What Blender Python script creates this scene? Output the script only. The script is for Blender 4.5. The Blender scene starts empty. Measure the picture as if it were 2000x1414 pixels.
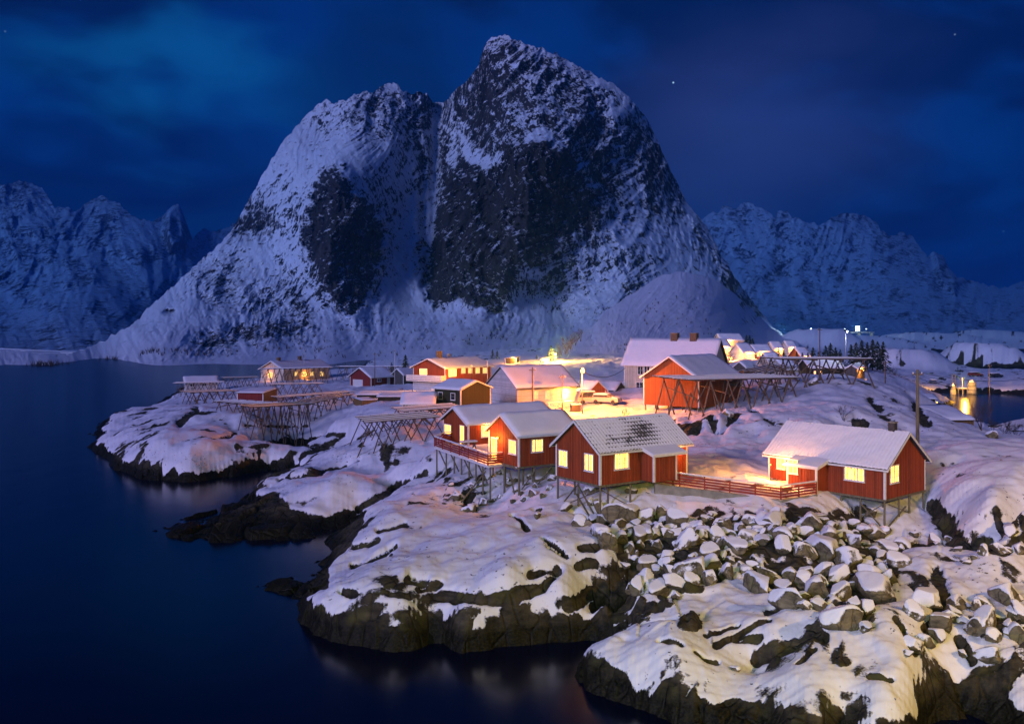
import bpy, bmesh, math, random
import numpy as np
from mathutils import Vector, Matrix

# ------------------------------------------------------------------ camera, sky, moonlight, exposure
SC = bpy.context.scene
COL = SC.collection
CAMH, FPX, HOR = 18.0, 1700.0, 645.0        # camera height, focal length and horizon row in 2000 px units

cam_d = bpy.data.cameras.new("camera")
cam = bpy.data.objects.new("camera", cam_d)
COL.objects.link(cam)
cam.location = (0, 0, CAMH)
cam.rotation_euler = (math.radians(90), 0, 0)
cam_d.sensor_width = 36.0
cam_d.lens = 36.0 * FPX / 2000.0
cam_d.shift_y = (HOR - 707.0) / 2000.0
cam_d.clip_start = 0.5
cam_d.clip_end = 60000.0
SC.camera = cam

vs = SC.view_settings
SC.display_settings.display_device = 'sRGB'
vs.view_transform = 'Standard'
vs.look = 'None'
vs.exposure = 0.0
vs.gamma = 1.0
vs.use_curve_mapping = False
cy = SC.cycles
cy.use_denoising = True
try:
    cy.denoiser = 'OPENIMAGEDENOISE'
except Exception:
    pass
cy.max_bounces = 5
cy.diffuse_bounces = 2
cy.glossy_bounces = 2
cy.transmission_bounces = 2
cy.volume_bounces = 1
cy.sample_clamp_indirect = 4.0
cy.sample_clamp_direct = 0.0
cy.caustics_reflective = False
cy.caustics_refractive = False


def px(x, y, d):
    """world point seen at picture position (x, y) at distance d along the view"""
    return Vector(((x - 1000.0) / FPX * d, d, CAMH + (HOR - y) / FPX * d))


def pz(x, y, z):
    """world point seen at (x, y) that lies at height z"""
    return px(x, y, (CAMH - z) * FPX / (y - HOR))


class NT:
    """small helper for building node trees"""
    def __init__(s, tree):
        s.t = tree
        s.n = tree.nodes
        s.l = tree.links

    def node(s, typ, **kw):
        n = s.n.new(typ)
        for k, v in kw.items():
            setattr(n, k, v)
        return n

    def put(s, sock, v):
        if v is None:
            return
        if hasattr(v, 'is_output') or isinstance(v, bpy.types.NodeSocket):
            s.l.new(v, sock)
        else:
            if isinstance(v, (tuple, list)) and len(v) == 3 and sock.type == 'RGBA':
                v = (*v, 1.0)
            sock.default_value = v

    def math(s, op, a, b=None, c=None, clamp=False):
        n = s.node('ShaderNodeMath', operation=op, use_clamp=clamp)
        s.put(n.inputs[0], a)
        s.put(n.inputs[1], b)
        s.put(n.inputs[2], c)
        return n.outputs[0]

    def vmath(s, op, a, b=None):
        n = s.node('ShaderNodeVectorMath', operation=op)
        s.put(n.inputs[0], a)
        s.put(n.inputs[1], b)
        return n.outputs['Value'] if op in ('LENGTH', 'DOT_PRODUCT', 'DISTANCE') else n.outputs[0]

    def mapr(s, v, a, b, c=0.0, d=1.0, smooth=False):
        n = s.node('ShaderNodeMapRange', interpolation_type='SMOOTHSTEP' if smooth else 'LINEAR')
        s.put(n.inputs[0], v)
        for i, q in enumerate((a, b, c, d)):
            s.put(n.inputs[i + 1], q)
        return n.outputs[0]

    def mix(s, f, a, b, typ='MIX'):
        n = s.node('ShaderNodeMix', data_type='RGBA', blend_type=typ)
        s.put(n.inputs[0], f)
        s.put(n.inputs[6], a)
        s.put(n.inputs[7], b)
        return n.outputs[2]

    def noise(s, vec, scale, detail=4.0, rough=0.55, dist=0.0):
        n = s.node('ShaderNodeTexNoise')
        s.put(n.inputs['Vector'], vec)
        n.inputs['Scale'].default_value = scale
        n.inputs['Detail'].default_value = detail
        n.inputs['Roughness'].default_value = rough
        n.inputs['Distortion'].default_value = dist
        return n.outputs[0]

    def voro(s, vec, scale, feature='F1', rnd=1.0, out='Distance'):
        n = s.node('ShaderNodeTexVoronoi', feature=feature)
        s.put(n.inputs['Vector'], vec)
        n.inputs['Scale'].default_value = scale
        n.inputs['Randomness'].default_value = rnd
        return n.outputs[out]

    def mapping(s, vec, scale=(1, 1, 1), rot=(0, 0, 0), loc=(0, 0, 0)):
        n = s.node('ShaderNodeMapping')
        s.put(n.inputs[0], vec)
        n.inputs[1].default_value = loc
        n.inputs[2].default_value = rot
        n.inputs[3].default_value = scale
        return n.outputs[0]

    def sep(s, v):
        n = s.node('ShaderNodeSeparateXYZ')
        s.put(n.inputs[0], v)
        return n.outputs

    def bump(s, h, strength=0.5, dist=0.1, normal=None):
        n = s.node('ShaderNodeBump')
        s.put(n.inputs['Height'], h)
        n.inputs['Strength'].default_value = strength
        n.inputs['Distance'].default_value = dist
        if normal is not None:
            s.put(n.inputs['Normal'], normal)
        return n.outputs[0]


# ---- the dusk sky: deep blue with banks of darker cloud and a violet veil
W = bpy.data.worlds.new("World")
SC.world = W
W.use_nodes = True
T = NT(W.node_tree)
T.n.clear()
geo = T.node('ShaderNodeTexCoord').outputs['Generated']
dirv = T.vmath('NORMALIZE', geo)
dx, dy, dz = T.sep(dirv)[:3]
sky = T.mix(T.mapr(dz, -0.05, 0.6, smooth=True), (0.0006, 0.040, 0.215), (0.0003, 0.018, 0.140))
cl = T.mapping(dirv, scale=(1.0, 1.0, 2.6), rot=(0, 0.18, 0), loc=(3.1, 0.7, 0.2))
cn = T.noise(cl, 1.9, 5.0, 0.50, 0.5)
cn2 = T.noise(T.mapping(dirv, scale=(1, 1, 2.0), loc=(7.7, 1.1, 4.2)), 4.6, 4.0, 0.55, 0.4)
dark = T.mapr(T.math('ADD', cn, T.math('MULTIPLY', cn2, 0.30)), 0.58, 0.70, smooth=True)
sky = T.mix(T.math('MULTIPLY', dark, 0.85), sky, (0.0006, 0.0085, 0.060))


def blob(c, s, inner=0.0, outer=1.0, warp=0.10):
    """soft patch of sky round direction c, half-widths s"""
    cv = Vector(c).normalized()
    w = T.vmath('SUBTRACT', dirv, tuple(cv))
    nz = T.node('ShaderNodeTexNoise')
    T.put(nz.inputs['Vector'], T.mapping(dirv, scale=(1, 1, 2.2)))
    nz.inputs['Scale'].default_value = 4.0
    nz.inputs['Detail'].default_value = 4.0
    o = T.vmath('SUBTRACT', nz.outputs['Color'], (0.5, 0.5, 0.5))
    n = T.node('ShaderNodeVectorMath', operation='SCALE')
    T.put(n.inputs[0], o)
    n.inputs['Scale'].default_value = warp * 3
    w = T.vmath('ADD', w, n.outputs[0])
    w = T.vmath('DIVIDE', w, s)
    return T.mapr(T.vmath('LENGTH', w), outer, inner, 0.0, 1.0, smooth=True)


# gap in the cloud upper left, thin bright strip low left, violet veil right of the peak, darker bank far right
sky = T.mix(T.math('MULTIPLY', blob((-0.38, 1, 0.30), (0.24, 0.5, 0.075), 0.0, 1.0), 0.85), sky, (0.003, 0.085, 0.29))
sky = T.mix(T.math('MULTIPLY', blob((-0.40, 1, 0.165), (0.26, 0.5, 0.05)), 0.45), sky, (0.002, 0.070, 0.26))
sky = T.mix(T.math('MULTIPLY', blob((-0.15, 1, 0.29), (0.13, 0.5, 0.10), 0.3, 1.0), 0.75), sky, (0.0006, 0.017, 0.090))
sky = T.mix(T.math('MULTIPLY', blob((0.26, 1, 0.21), (0.24, 0.6, 0.16), 0.0, 1.0, 0.05), 0.80), sky, (0.036, 0.046, 0.190))
sky = T.mix(T.math('MULTIPLY', blob((-0.55, 1, 0.20), (0.40, 0.6, 0.08), 0.3, 1.0), 0.75), sky, (0.0004, 0.010, 0.070))
sky = T.mix(T.math('MULTIPLY', blob((0.50, 1, 0.105), (0.10, 0.5, 0.035)), 0.5), sky, (0.001, 0.014, 0.080))
for sx, sy, sb in ((1315, 162, 1.0), (1865, 68, .2), (10, 62, .12), (1960, 452, .12)):
    sv_ = Vector(((sx - 1000) / FPX, 1, (HOR - sy) / FPX)).normalized()
    sky = T.mix(T.math('MULTIPLY', T.mapr(T.vmath('DISTANCE', dirv, tuple(sv_)), 0.0013, 0.0005), sb), sky, (0.55, 0.65, 0.9))
bg = T.node('ShaderNodeBackground')
T.put(bg.inputs[0], sky)
bg.inputs[1].default_value = 1.15
T.l.new(bg.outputs[0], T.node('ShaderNodeOutputWorld').inputs[0])

# the moon behind the photographer's left shoulder, thinly clouded over: a broad violet light
sd = bpy.data.lights.new("moonlight", 'SUN')
sd.energy = 2.3
sd.color = (0.62, 0.49, 1.0)
sd.angle = math.radians(14)
sun = bpy.data.objects.new("moonlight", sd)
COL.objects.link(sun)
sun.rotation_euler = Vector((0.85, 1.0, -0.40)).to_track_quat('-Z', 'Y').to_euler()


def point_lamp(name, loc, power, color, radius=0.15, kind='POINT', rot=None, spot=None):
    d = bpy.data.lights.new(name, kind)
    d.energy = power
    d.color = color
    d.shadow_soft_size = radius
    o = bpy.data.objects.new(name, d)
    COL.objects.link(o)
    o.location = loc
    if rot is not None:
        o.rotation_euler = rot
    if spot:
        d.spot_size = math.radians(spot)
        d.spot_blend = 0.6
    return o


# the street lamps of the road bridge the photographer stands on (behind the camera)
point_lamp("bridge_lamp", (48, 22, 27), 44000, (1.0, 0.56, 0.07), 0.5)
point_lamp("bridge_lamp", (0, 1, 20), 27000, (0.92, 1.0, 0.10), 0.4)

# ------------------------------------------------------------------ numpy noise
_rs = np.random.RandomState(7)
_PERM = np.tile(_rs.permutation(256), 3).astype(np.int64)
_GR = np.stack([np.cos(np.arange(16) / 16 * 2 * np.pi), np.sin(np.arange(16) / 16 * 2 * np.pi)], 1)


def perlin(x, y, seed=0):
    xi = np.floor(x).astype(np.int64)
    yi = np.floor(y).astype(np.int64)
    xf = x - xi
    yf = y - yi
    xi = (xi + seed * 37) & 255
    yi = (yi + seed * 91) & 255

    def g(ix, iy, fx, fy):
        h = _PERM[_PERM[ix & 255] + (iy & 255)] & 15
        return _GR[h, 0] * fx + _GR[h, 1] * fy
    u = xf * xf * xf * (xf * (xf * 6 - 15) + 10)
    v = yf * yf * yf * (yf * (yf * 6 - 15) + 10)
    a = g(xi, yi, xf, yf)
    b = g(xi + 1, yi, xf - 1, yf)
    c = g(xi, yi + 1, xf, yf - 1)
    d = g(xi + 1, yi + 1, xf - 1, yf - 1)
    return ((a + (b - a) * u) * (1 - v) + (c + (d - c) * u) * v) * 1.5


def fbm(x, y, octv=4, seed=0, gain=0.5, lac=2.03):
    s = 0.0
    a = 1.0
    for i in range(octv):
        s = s + a * perlin(x, y, seed + i * 5)
        a *= gain
        x = x * lac + 13.7
        y = y * lac + 7.3
    return s


def ridged(x, y, octv=4, seed=0, gain=0.5):
    s = 0.0
    a = 1.0
    t = 0.0
    for i in range(octv):
        s = s + a * (1 - np.abs(perlin(x, y, seed + i * 5)) * 1.6)
        t += a
        a *= gain
        x = x * 2.07 + 3.7
        y = y * 2.07 + 9.3
    return s / t


def worley(x, y, seed=0):
    """F1, F2 and three random numbers of the nearest cell"""
    xi = np.floor(x).astype(np.int64)
    yi = np.floor(y).astype(np.int64)
    f1 = np.full(x.shape, 9.0)
    f2 = np.full(x.shape, 9.0)
    idx = np.zeros(x.shape, np.int64)
    ddx = np.zeros(x.shape)
    ddy = np.zeros(x.shape)
    for i in (-1, 0, 1):
        for j in (-1, 0, 1):
            h = _PERM[_PERM[(xi + i + seed * 17) & 255] + ((yi + j + seed * 29) & 255)]
            h2 = _PERM[h + 101]
            ex = xi + i + h / 256.0 - x
            ey = yi + j + h2 / 256.0 - y
            d = np.sqrt(ex * ex + ey * ey)
            m = d < f1
            f2 = np.where(m, f1, np.minimum(f2, d))
            idx = np.where(m, h + h2 * 256, idx)
            ddx = np.where(m, ex, ddx)
            ddy = np.where(m, ey, ddy)
            f1 = np.where(m, d, f1)
    r1 = ((idx * 7919) % 1009) / 1009.0
    r2 = ((idx * 104729) % 1013) / 1013.0
    r3 = ((idx * 1299709) % 1019) / 1019.0
    return f1, f2, r1, r2, r3, ddx, ddy


def sstep(a, b, x):
    t = np.clip((x - a) / (b - a), 0, 1)
    return t * t * (3 - 2 * t)


def poly_sd(pts, x, y):
    """signed distance to a polygon, negative inside"""
    pts = np.array(pts, float)
    d = np.full(x.shape, 1e9)
    ins = np.zeros(x.shape, bool)
    n = len(pts)
    for i in range(n):
        ax, ay = pts[i]
        bx, by = pts[(i + 1) % n]
        ex, ey = bx - ax, by - ay
        t = np.clip(((x - ax) * ex + (y - ay) * ey) / (ex * ex + ey * ey + 1e-9), 0, 1)
        d = np.minimum(d, np.hypot(x - ax - t * ex, y - ay - t * ey))
        c = ((ay > y) != (by > y)) & (x < (bx - ax) * (y - ay) / (by - ay + 1e-12) + ax)
        ins ^= c
    return np.where(ins, -d, d)


# ------------------------------------------------------------------ mesh helpers
def tag(o, label=None, cat=None, group=None, kind=None):
    if label:
        o['label'] = label
    if cat:
        o['category'] = cat
    if group:
        o['group'] = group
    if kind:
        o['kind'] = kind
    return o


def grid_mesh(name, P, mat, attrs=None, keep=None, kind='structure', label=None):
    nr, nc = P.shape[:2]
    idx = np.arange(nr * nc).reshape(nr, nc)
    q = np.stack([idx[:-1, :-1], idx[:-1, 1:], idx[1:, 1:], idx[1:, :-1]], -1).reshape(-1, 4)
    if keep is not None:
        kk = keep
        q = q[(kk[:-1, :-1] | kk[:-1, 1:] | kk[1:, 1:] | kk[1:, :-1]).reshape(-1)]
    used = np.zeros(nr * nc, bool)
    used[q.ravel()] = True
    remap = np.cumsum(used) - 1
    q = remap[q]
    V = P.reshape(-1, 3)[used]
    me = bpy.data.meshes.new(name)
    me.vertices.add(len(V))
    me.vertices.foreach_set('co', V.astype(np.float32).ravel())
    me.loops.add(len(q) * 4)
    me.loops.foreach_set('vertex_index', q.astype(np.int32).ravel())
    me.polygons.add(len(q))
    me.polygons.foreach_set('loop_start', (np.arange(len(q)) * 4).astype(np.int32))
    me.polygons.foreach_set('use_smooth', np.ones(len(q), bool))
    me.update(calc_edges=True)
    for k, v in (attrs or {}).items():
        a = me.attributes.new(k, 'FLOAT', 'POINT')
        a.data.foreach_set('value', v.reshape(-1)[used].astype(np.float32))
    me.materials.append(mat)
    o = bpy.data.objects.new(name, me)
    COL.objects.link(o)
    tag(o, label, kind=kind)
    return o


def new_mat(name):
    m = bpy.data.materials.new(name)
    m.use_nodes = True
    t = NT(m.node_tree)
    t.n.clear()
    out = t.node('ShaderNodeOutputMaterial')
    b = t.node('ShaderNodeBsdfPrincipled')
    t.l.new(b.outputs[0], out.inputs[0])
    return m, t, b


def attr(t, name):
    return t.node('ShaderNodeAttribute', attribute_name=name).outputs['Fac']


def snow_rock_mat(name, k, rock_a, rock_b, lichen, edge=0.05, wet=True, streak=False, snowc=(0.80, 0.81, 0.84), mott=0.0, crk_a=0.35, specks=False):
    """snow over bare rock; k = metres per noise unit"""
    m, t, b = new_mat(name)
    P = t.node('ShaderNodeNewGeometry').outputs['Position']
    N = t.node('ShaderNodeNewGeometry').outputs['Normal']
    z = t.sep(P)[2]
    s = attr(t, 'snow')
    n1 = t.noise(P, 1.6 / k, 5.0, 0.65)
    n2 = t.noise(P, 9.0 / k, 3.0, 0.6)
    nn = t.math('ADD', t.math('MULTIPLY', t.math('SUBTRACT', n1, 0.5), edge * 3.0),
                t.math('MULTIPLY', t.math('SUBTRACT', n2, 0.5), edge * 2.0))
    if mott:
        m1 = t.noise(t.mapping(P, scale=(1, 1, 0.42), rot=(0, 0.35, 0)), 2.6 / k, 7.0, 0.72, 0.6)
        m2 = t.noise(t.mapping(P, scale=(1, 1, 0.30), rot=(0, -0.30, 0)), 7.0 / k, 5.0, 0.7, 0.4)
        nn = t.math('ADD', nn, t.math('ADD', t.math('MULTIPLY', t.math('SUBTRACT', m1, 0.5), mott * 2.0), t.math('MULTIPLY', t.math('SUBTRACT', m2, 0.5), mott * 1.4)))
    fac = t.mapr(t.math('ADD', s, nn), -edge * 0.35, edge * 0.45)
    if specks:
        sp = t.noise(t.mapping(P, scale=(1, 1, 1.6)), 2.7, 3.0, 0.65)
        sq = t.noise(P, 0.22, 2.0, 0.5)
        fac = t.math('MULTIPLY', fac, t.mapr(t.math('ADD', sp, t.math('MULTIPLY', sq, 0.30)), 0.825, 0.86, 1.0, 0.12))
    rn = t.noise(t.mapping(P, scale=(1, 1, 0.35 if streak else 2.2)), 0.9 / k, 6.0, 0.62)
    rock = t.mix(t.mapr(rn, 0.35, 0.68), rock_a, rock_b)
    ln = t.noise(P, 0.55 / k, 5.0, 0.6)
    rock = t.mix(t.math('MULTIPLY', t.mapr(ln, 0.52, 0.68), 0.75), rock, lichen)
    crk = t.mapr(t.voro(t.vmath('ADD', t.mapping(P, scale=(1, 1, 0.6)), t.mapping(t.node('ShaderNodeTexNoise').outputs[1], scale=(0.5 * k,) * 3)), 0.9 / k, 'DISTANCE_TO_EDGE'), 0.0, 0.09)
    rock = t.mix(t.mapr(crk, 0, 1, crk_a, 0.0), rock, (0.008, 0.007, 0.006))
    rough = 0.85
    if wet:
        wn = t.math('ADD', z, t.math('MULTIPLY', t.math('SUBTRACT', n1, 0.5), 1.2))
        wf = t.mapr(wn, 0.75, 1.55, 1.0, 0.0)
        kel = t.mix(t.mapr(n2, 0.4, 0.6), (0.004, 0.004, 0.003), (0.016, 0.014, 0.006))
        rock = t.mix(wf, rock, kel)
        rough = t.mapr(wf, 0, 1, 0.85, 0.55)
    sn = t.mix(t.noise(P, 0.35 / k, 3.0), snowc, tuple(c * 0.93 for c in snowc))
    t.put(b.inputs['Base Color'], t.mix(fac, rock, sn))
    t.put(b.inputs['Roughness'], t.mix(fac, (0.8, 0.8, 0.8) if not wet else rough, (0.65, 0.65, 0.65)))
    h = t.math('ADD', t.math('MULTIPLY', fac, 0.35),
               t.math('ADD', t.math('MULTIPLY', t.math('MULTIPLY', t.math('SUBTRACT', 1.0, fac), 1.0), t.math('ADD', rn, t.math('MULTIPLY', crk, 0.35))),
                      t.math('MULTIPLY', t.noise(P, 2.2 / k, 3.0, 0.5), 0.12)))
    t.put(b.inputs['Normal'], t.bump(h, 0.85, 0.25 * k))
    b.inputs['Specular IOR Level'].default_value = 0.12
    return m


M_GROUND = snow_rock_mat("snowy_shore_rock", 1.0, (0.018, 0.016, 0.012), (0.085, 0.072, 0.045), (0.075, 0.072, 0.018), 0.085, specks=True)
M_BOULD = snow_rock_mat("snowy_boulder", 0.6, (0.085, 0.072, 0.045), (0.24, 0.20, 0.12), (0.20, 0.19, 0.07), 0.05, wet=False)
M_MOUNT = snow_rock_mat("snowy_cliff", 22.0, (0.014, 0.011, 0.010), (0.055, 0.044, 0.040), (0.030, 0.026, 0.014), 0.16, wet=False, streak=True, snowc=(0.76, 0.74, 0.80), mott=1.2)
M_FAR = snow_rock_mat("far_cliff_dimmed_snow", 60.0, (0.020, 0.020, 0.028), (0.055, 0.05, 0.06), (0.03, 0.03, 0.03), 0.16, wet=False, streak=True, snowc=(0.30, 0.38, 0.55), mott=1.8)  # distance dimming painted into the snow colour, darker and bluer than real snow

# ------------------------------------------------------------------ terrain of the islands
LAND = [
 # left peninsula
 (175,888,0),(205,912,0),(260,930,0),(330,942,0),(420,940,0),(480,932,0),(540,920,-.3),(600,893,0),(640,876,.5),(668,860,1.4),
 (335,772,.9),(300,793,1.2),(245,806,1.5),(212,838,1.2),(205,862,1.6),(240,888,1.7),(300,902,1.7),(380,908,1.8),(450,898,1.8),(540,882,2.1),(610,862,2.5),
 (300,840,3.4),(400,830,3.8),(500,822,4),(420,790,3.4),(600,805,4),(500,790,3.3),(650,832,4),(400,770,2.5),(500,762,2.5),(700,815,4.5),(760,840,4.8),(840,890,5.2),
 (350,757,.4),(430,749,.3),(500,742,.5),(470,733,-1.5),(540,738,2.4),(600,742,2.8),(560,745,3),(640,724,1),(660,717,-1),(730,721,1.5),
 (700,742,3.6),(725,758,4),(800,770,4.6),(900,770,5.2),(850,800,5.6),(1000,798,6),(1100,795,6.2),(1180,787,6.5),(930,742,5.4),
 # middle finger
 (522,940,1.5),(600,906,2.0),(672,874,2.2),(600,922,2.5),(700,892,3.3),(780,880,4),(545,952,1.1),(640,925,1.9),(700,905,2.6),
 (550,968,1.6),(580,988,1.6),(640,992,1.6),(700,988,1.5),(765,960,1.6),(805,932,1.9),(650,955,2.9),(720,935,3.4),(780,915,3.6),
 (290,1028,.3),(340,1050,.35),(400,998,.5),(450,1015,.75),(550,1030,.8),(640,1038,.8),(690,1012,.9),(640,1062,.45),(450,1056,.35),(560,1054,.4),(360,1072,-.5),(640,1082,-.4),
 (300,985,-1),(420,965,-.6),(500,1095,-1),(620,1085,.2),
 # main foreground slab
 (480,1140,0),(480,1138,.3),(555,1112,.5),(600,1135,.8),(640,1085,.9),(660,1060,1.7),(682,1032,1.7),(640,1165,1.7),(700,1195,1.7),(800,1200,1.8),(900,1200,1.8),(1000,1196,1.8),(1100,1190,1.8),(1180,1182,1.8),
 (560,1212,0),(590,1242,0),(700,1262,0),(850,1262,0),(1000,1262,0),(1100,1256,0),(1180,1236,0),(1225,1205,.3),
 (800,960,3.3),(740,1000,2.9),(860,932,3.6),(900,968,3.5),(1018,961,4.6),(1066,945,5.0),(1085,925,5.6),(958,975,3.6),(960,1002,3.6),(1000,1014,4.0),(1000,1100,3.5),(850,1100,3.0),(720,1110,2.6),(800,1030,3.3),(1100,1100,3.5),(1080,1040,4.0),(1190,1110,3.0),(1240,1160,2.0),(920,1150,2.6),(1060,1150,2.6),
 (1172,1030,3.75),(1120,1000,4.3),(1090,985,4.6),(1201,990,4.8),
 # riprap and terrace
 (1345,926,6.4),(1300,962,5.6),(1400,985,5.2),(1520,1000,4.9),(1600,990,4.7),(1655,1000,4.1),(1400,930,6.0),(1500,948,5.5),(1420,900,6.1),(1260,960,5.6),(1230,1000,4.6),
 (1450,1060,4.1),(1260,1035,4.1),(1350,1090,3.5),(1600,1080,3.7),(1550,1130,3.0),(1680,1120,3.0),(1300,1130,2.7),(1350,1165,2.5),(1280,1165,1.6),
 (1260,1250,2.5),(1400,1200,3.0),(1350,1270,2.4),(1550,1200,2.9),(1600,1270,2.8),(1700,1300,2.5),(1480,1300,1.3),(1750,1200,2.3),(1650,1160,2.9),(1500,1250,2.3),
 (1180,1245,1.6),(1200,1275,1.7),(1290,1312,1.7),(1380,1325,1.7),(1450,1315,1.5),(1500,1335,1.7),(1600,1378,1.7),(1700,1385,1.7),(1790,1350,1.7),(1840,1320,1.4),
 (1115,1285,0),(1105,1310,0),(1120,1345,0),(1175,1375,0),(1240,1402,0),(1320,1428,0),(1420,1470,0),
 (1500,1420,.6),(1650,1430,.7),(1800,1400,.6),(1950,1420,.5),(1900,1370,.7),(1600,1520,.0),(1900,1520,0),
 # under cabin D, right knoll, right shore
 (1678,1012,3.6),(1729,1060,2.4),(1801,1024,2.9),(1760,1010,3.6),
 (1900,887,7.3),(1980,892,7.6),(1830,900,6.7),(1860,960,5.6),(1940,985,5.9),(1995,1000,5.9),(1855,1035,3.5),(1940,1078,3.2),(1995,1060,3.6),(2080,1000,6),(2080,890,7.6),
 (1800,1085,3.4),(1850,1130,3.4),(1780,1190,3.0),(1840,1210,2.1),(1950,1150,3.1),(1950,1250,2.6),(1880,1300,1.7),(1995,1300,2.2),(2100,1200,3),(2080,1080,3.6),
 # barn knoll and field behind the cabins
 (1200,830,6.3),(1262,806,6.8),(1400,812,7.6),(1350,802,7.2),(1500,800,8.3),(1560,762,9.7),(1650,760,10.1),(1715,765,9.6),(1600,822,8.2),(1450,838,7.2),(1700,810,8.3),
 (1350,868,6.3),(1450,900,6.1),(1420,868,6.4),(1480,872,6.4),(1850,872,6.4),(1960,862,6.4),(1890,838,5.6),(1830,795,6.8),(1240,812,6.3),(1760,800,8.4),(1780,850,6.7),
 (1700,722,7.6),(1750,742,6.4),(1800,762,4),(1820,790,2.5),
 (1850,800,-.8),(1900,820,-.8),(1950,795,-.8),(1985,810,-.6),(1850,775,-.6),(1930,772,-.6),(1850,835,1.6),(1950,842,1.8),(2000,835,2.5),(2080,800,4),(2000,780,.3),
 (1830,766,.5),(1900,768,.6),(1960,766,.6),(1850,745,1.8),(1950,750,1.8),(1900,725,2),(1985,722,1.5),(1960,690,-1),(1860,690,-1),(1850,672,-4),(2000,672,-4),
]
SEA = [(600,1266,-1),(700,1284,-1.1),(850,1284,-1.2),(1000,1284,-1.2),(1085,1276,-1),(545,1228,-1),(1090,1335,-.9),(1092,1295,-.8),(1150,1388,-1),(1220,1415,-1),(1300,1455,-1),(168,902,-1),(200,928,-1),(260,944,-1),(330,957,-1),(420,956,-1),(480,948,-.8),(470,1150,-.8),(1180,1262,-.6),(100,900,-4),(60,1100,-5),(300,1200,-5),(100,1400,-6),(600,1400,-5),(850,1340,-4),(330,1110,-3),(420,1190,-3),(100,800,-5),(230,775,-3),(100,740,-5),(400,728,-5),(300,722,-4),
 (1000,1400,-3.5),(1030,1310,-2.5),(1200,1480,-2.5),(-200,800,-6),(-200,1200,-6),(-100,1000,-6),(600,717,-4),(200,716,-5),(520,1280,-3),(700,1320,-3.5),(1070,1350,-2.5),(0,716,-5),(120,990,-4.5),(480,1180,-1.5)]
FARL = [(1050,80,5.6),(920,82,4.6),(980,80,5.2),(900,90,5.8),(1310,116,6.8),(1370,116,7.2),(1330,123,7.2),(1420,270,9.9),(1450,240,9.5),(1490,255,9.1),(1440,290,9.8),(1400,290,9.5),(1870,118,4.4),(1900,112,4.3),(1845,125,4.3),(1825,150,4.0),(1670,172,8.3),(1515,195,7.5),(1540,188,7.6),(1600,178,8.2),(700,440,.3),(800,450,4),(900,450,5),(1000,450,8),(1200,450,10),(1400,450,8),(1500,450,5),(1600,450,4),(1700,450,3),(900,320,6),(1050,300,6.6),(1200,300,7.6),(1350,260,8),
        (1450,260,8),(1560,260,7.5),(1640,300,6),(1400,190,8.3),(1500,190,8.2),(1600,190,8),(1300,160,7.8),(1400,330,7.5),(1500,600,5),(1650,600,6),(1750,600,4),(1900,600,-1),(1650,800,9),(1750,800,8),(1850,800,6),(1950,900,6),(1800,1000,9),
        (1400,1100,5),(1700,1100,8),(1900,1100,8),(1000,800,10),(600,700,-3),(300,700,-4),(0,700,-4),(800,700,0),(2000,600,-4),(2100,300,3),(1780,430,1),(1720,350,3)]
_cp = []
for (x, y, z) in LAND:
    d = (CAMH - max(z, -0.0)) * FPX / (y - HOR) if z >= 0 else CAMH * FPX / (y - HOR)
    _cp.append(((x - 1000) / FPX, math.log(d), z))
for (x, y, z) in SEA:
    _cp.append(((x - 1000) / FPX, math.log(CAMH * FPX / (y - HOR)), z))
for (x, d, z) in FARL:
    _cp.append(((x - 1000) / FPX, math.log(d), z))
_cp = np.array(_cp)


def _kern(r2):
    return 0.5 * r2 * np.log(r2 + 1e-9)


def rbf_fit(P, v, lam=1e-4):
    n = len(P)
    r2 = ((P[:, None] - P[None]) ** 2).sum(-1)
    A = np.zeros((n + 3, n + 3))
    A[:n, :n] = _kern(r2) + lam * np.eye(n)
    A[:n, n] = 1
    A[:n, n + 1:] = P
    A[n, :n] = 1
    A[n + 1:, :n] = P.T
    return np.linalg.solve(A, np.concatenate([v, np.zeros(3)]))


def rbf_eval(P, w, Q):
    n = len(P)
    out = np.empty(len(Q))
    for i in range(0, len(Q), 20000):
        q = Q[i:i + 20000]
        r2 = ((q[:, None] - P[None]) ** 2).sum(-1)
        out[i:i + 20000] = _kern(r2) @ w[:n] + w[n] + q @ w[n + 1:]
    return out


_S = np.array([1.0, 0.8])
_w = rbf_fit(_cp[:, :2] * _S, _cp[:, 2], 3e-5)
A0, A1, B0, B1 = -0.72, 0.80, math.log(27.0), math.log(1250.0)
NA, NB = 300, 320
_ga, _gb = np.meshgrid(np.linspace(A0, A1, NA), np.linspace(B0, B1, NB))
_H = rbf_eval(_cp[:, :2] * _S, _w, np.stack([_ga.ravel(), _gb.ravel()], 1) * _S).reshape(NB, NA)
_H = np.clip(_H, -7, 14)


def base_h(X, Y):
    a = np.clip((X / Y - A0) / (A1 - A0) * (NA - 1), 0, NA - 1.001)
    b = np.clip((np.log(Y) - B0) / (B1 - B0) * (NB - 1), 0, NB - 1.001)
    ai = a.astype(int)
    bi = b.astype(int)
    fa = a - ai
    fb = b - bi
    fa = fa * fa * (3 - 2 * fa) * 0.5 + fa * 0.5
    fb = fb * fb * (3 - 2 * fb) * 0.5 + fb * 0.5
    return ((_H[bi, ai] * (1 - fa) + _H[bi, ai + 1] * fa) * (1 - fb) + (_H[bi + 1, ai] * (1 - fa) + _H[bi + 1, ai + 1] * fa) * fb)


KNOLLS = [(1700, 760, 7, 60, 60), (1830, 900, 8, 70, 60), (1960, 1000, 10, 80, 60), (1755, 350, 9.5, 26, 30), (1915, 440, 14.5, 26, 34), (1600, 620, 16, 40, 50), (1840, 360, 2, 20, 14)]


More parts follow.
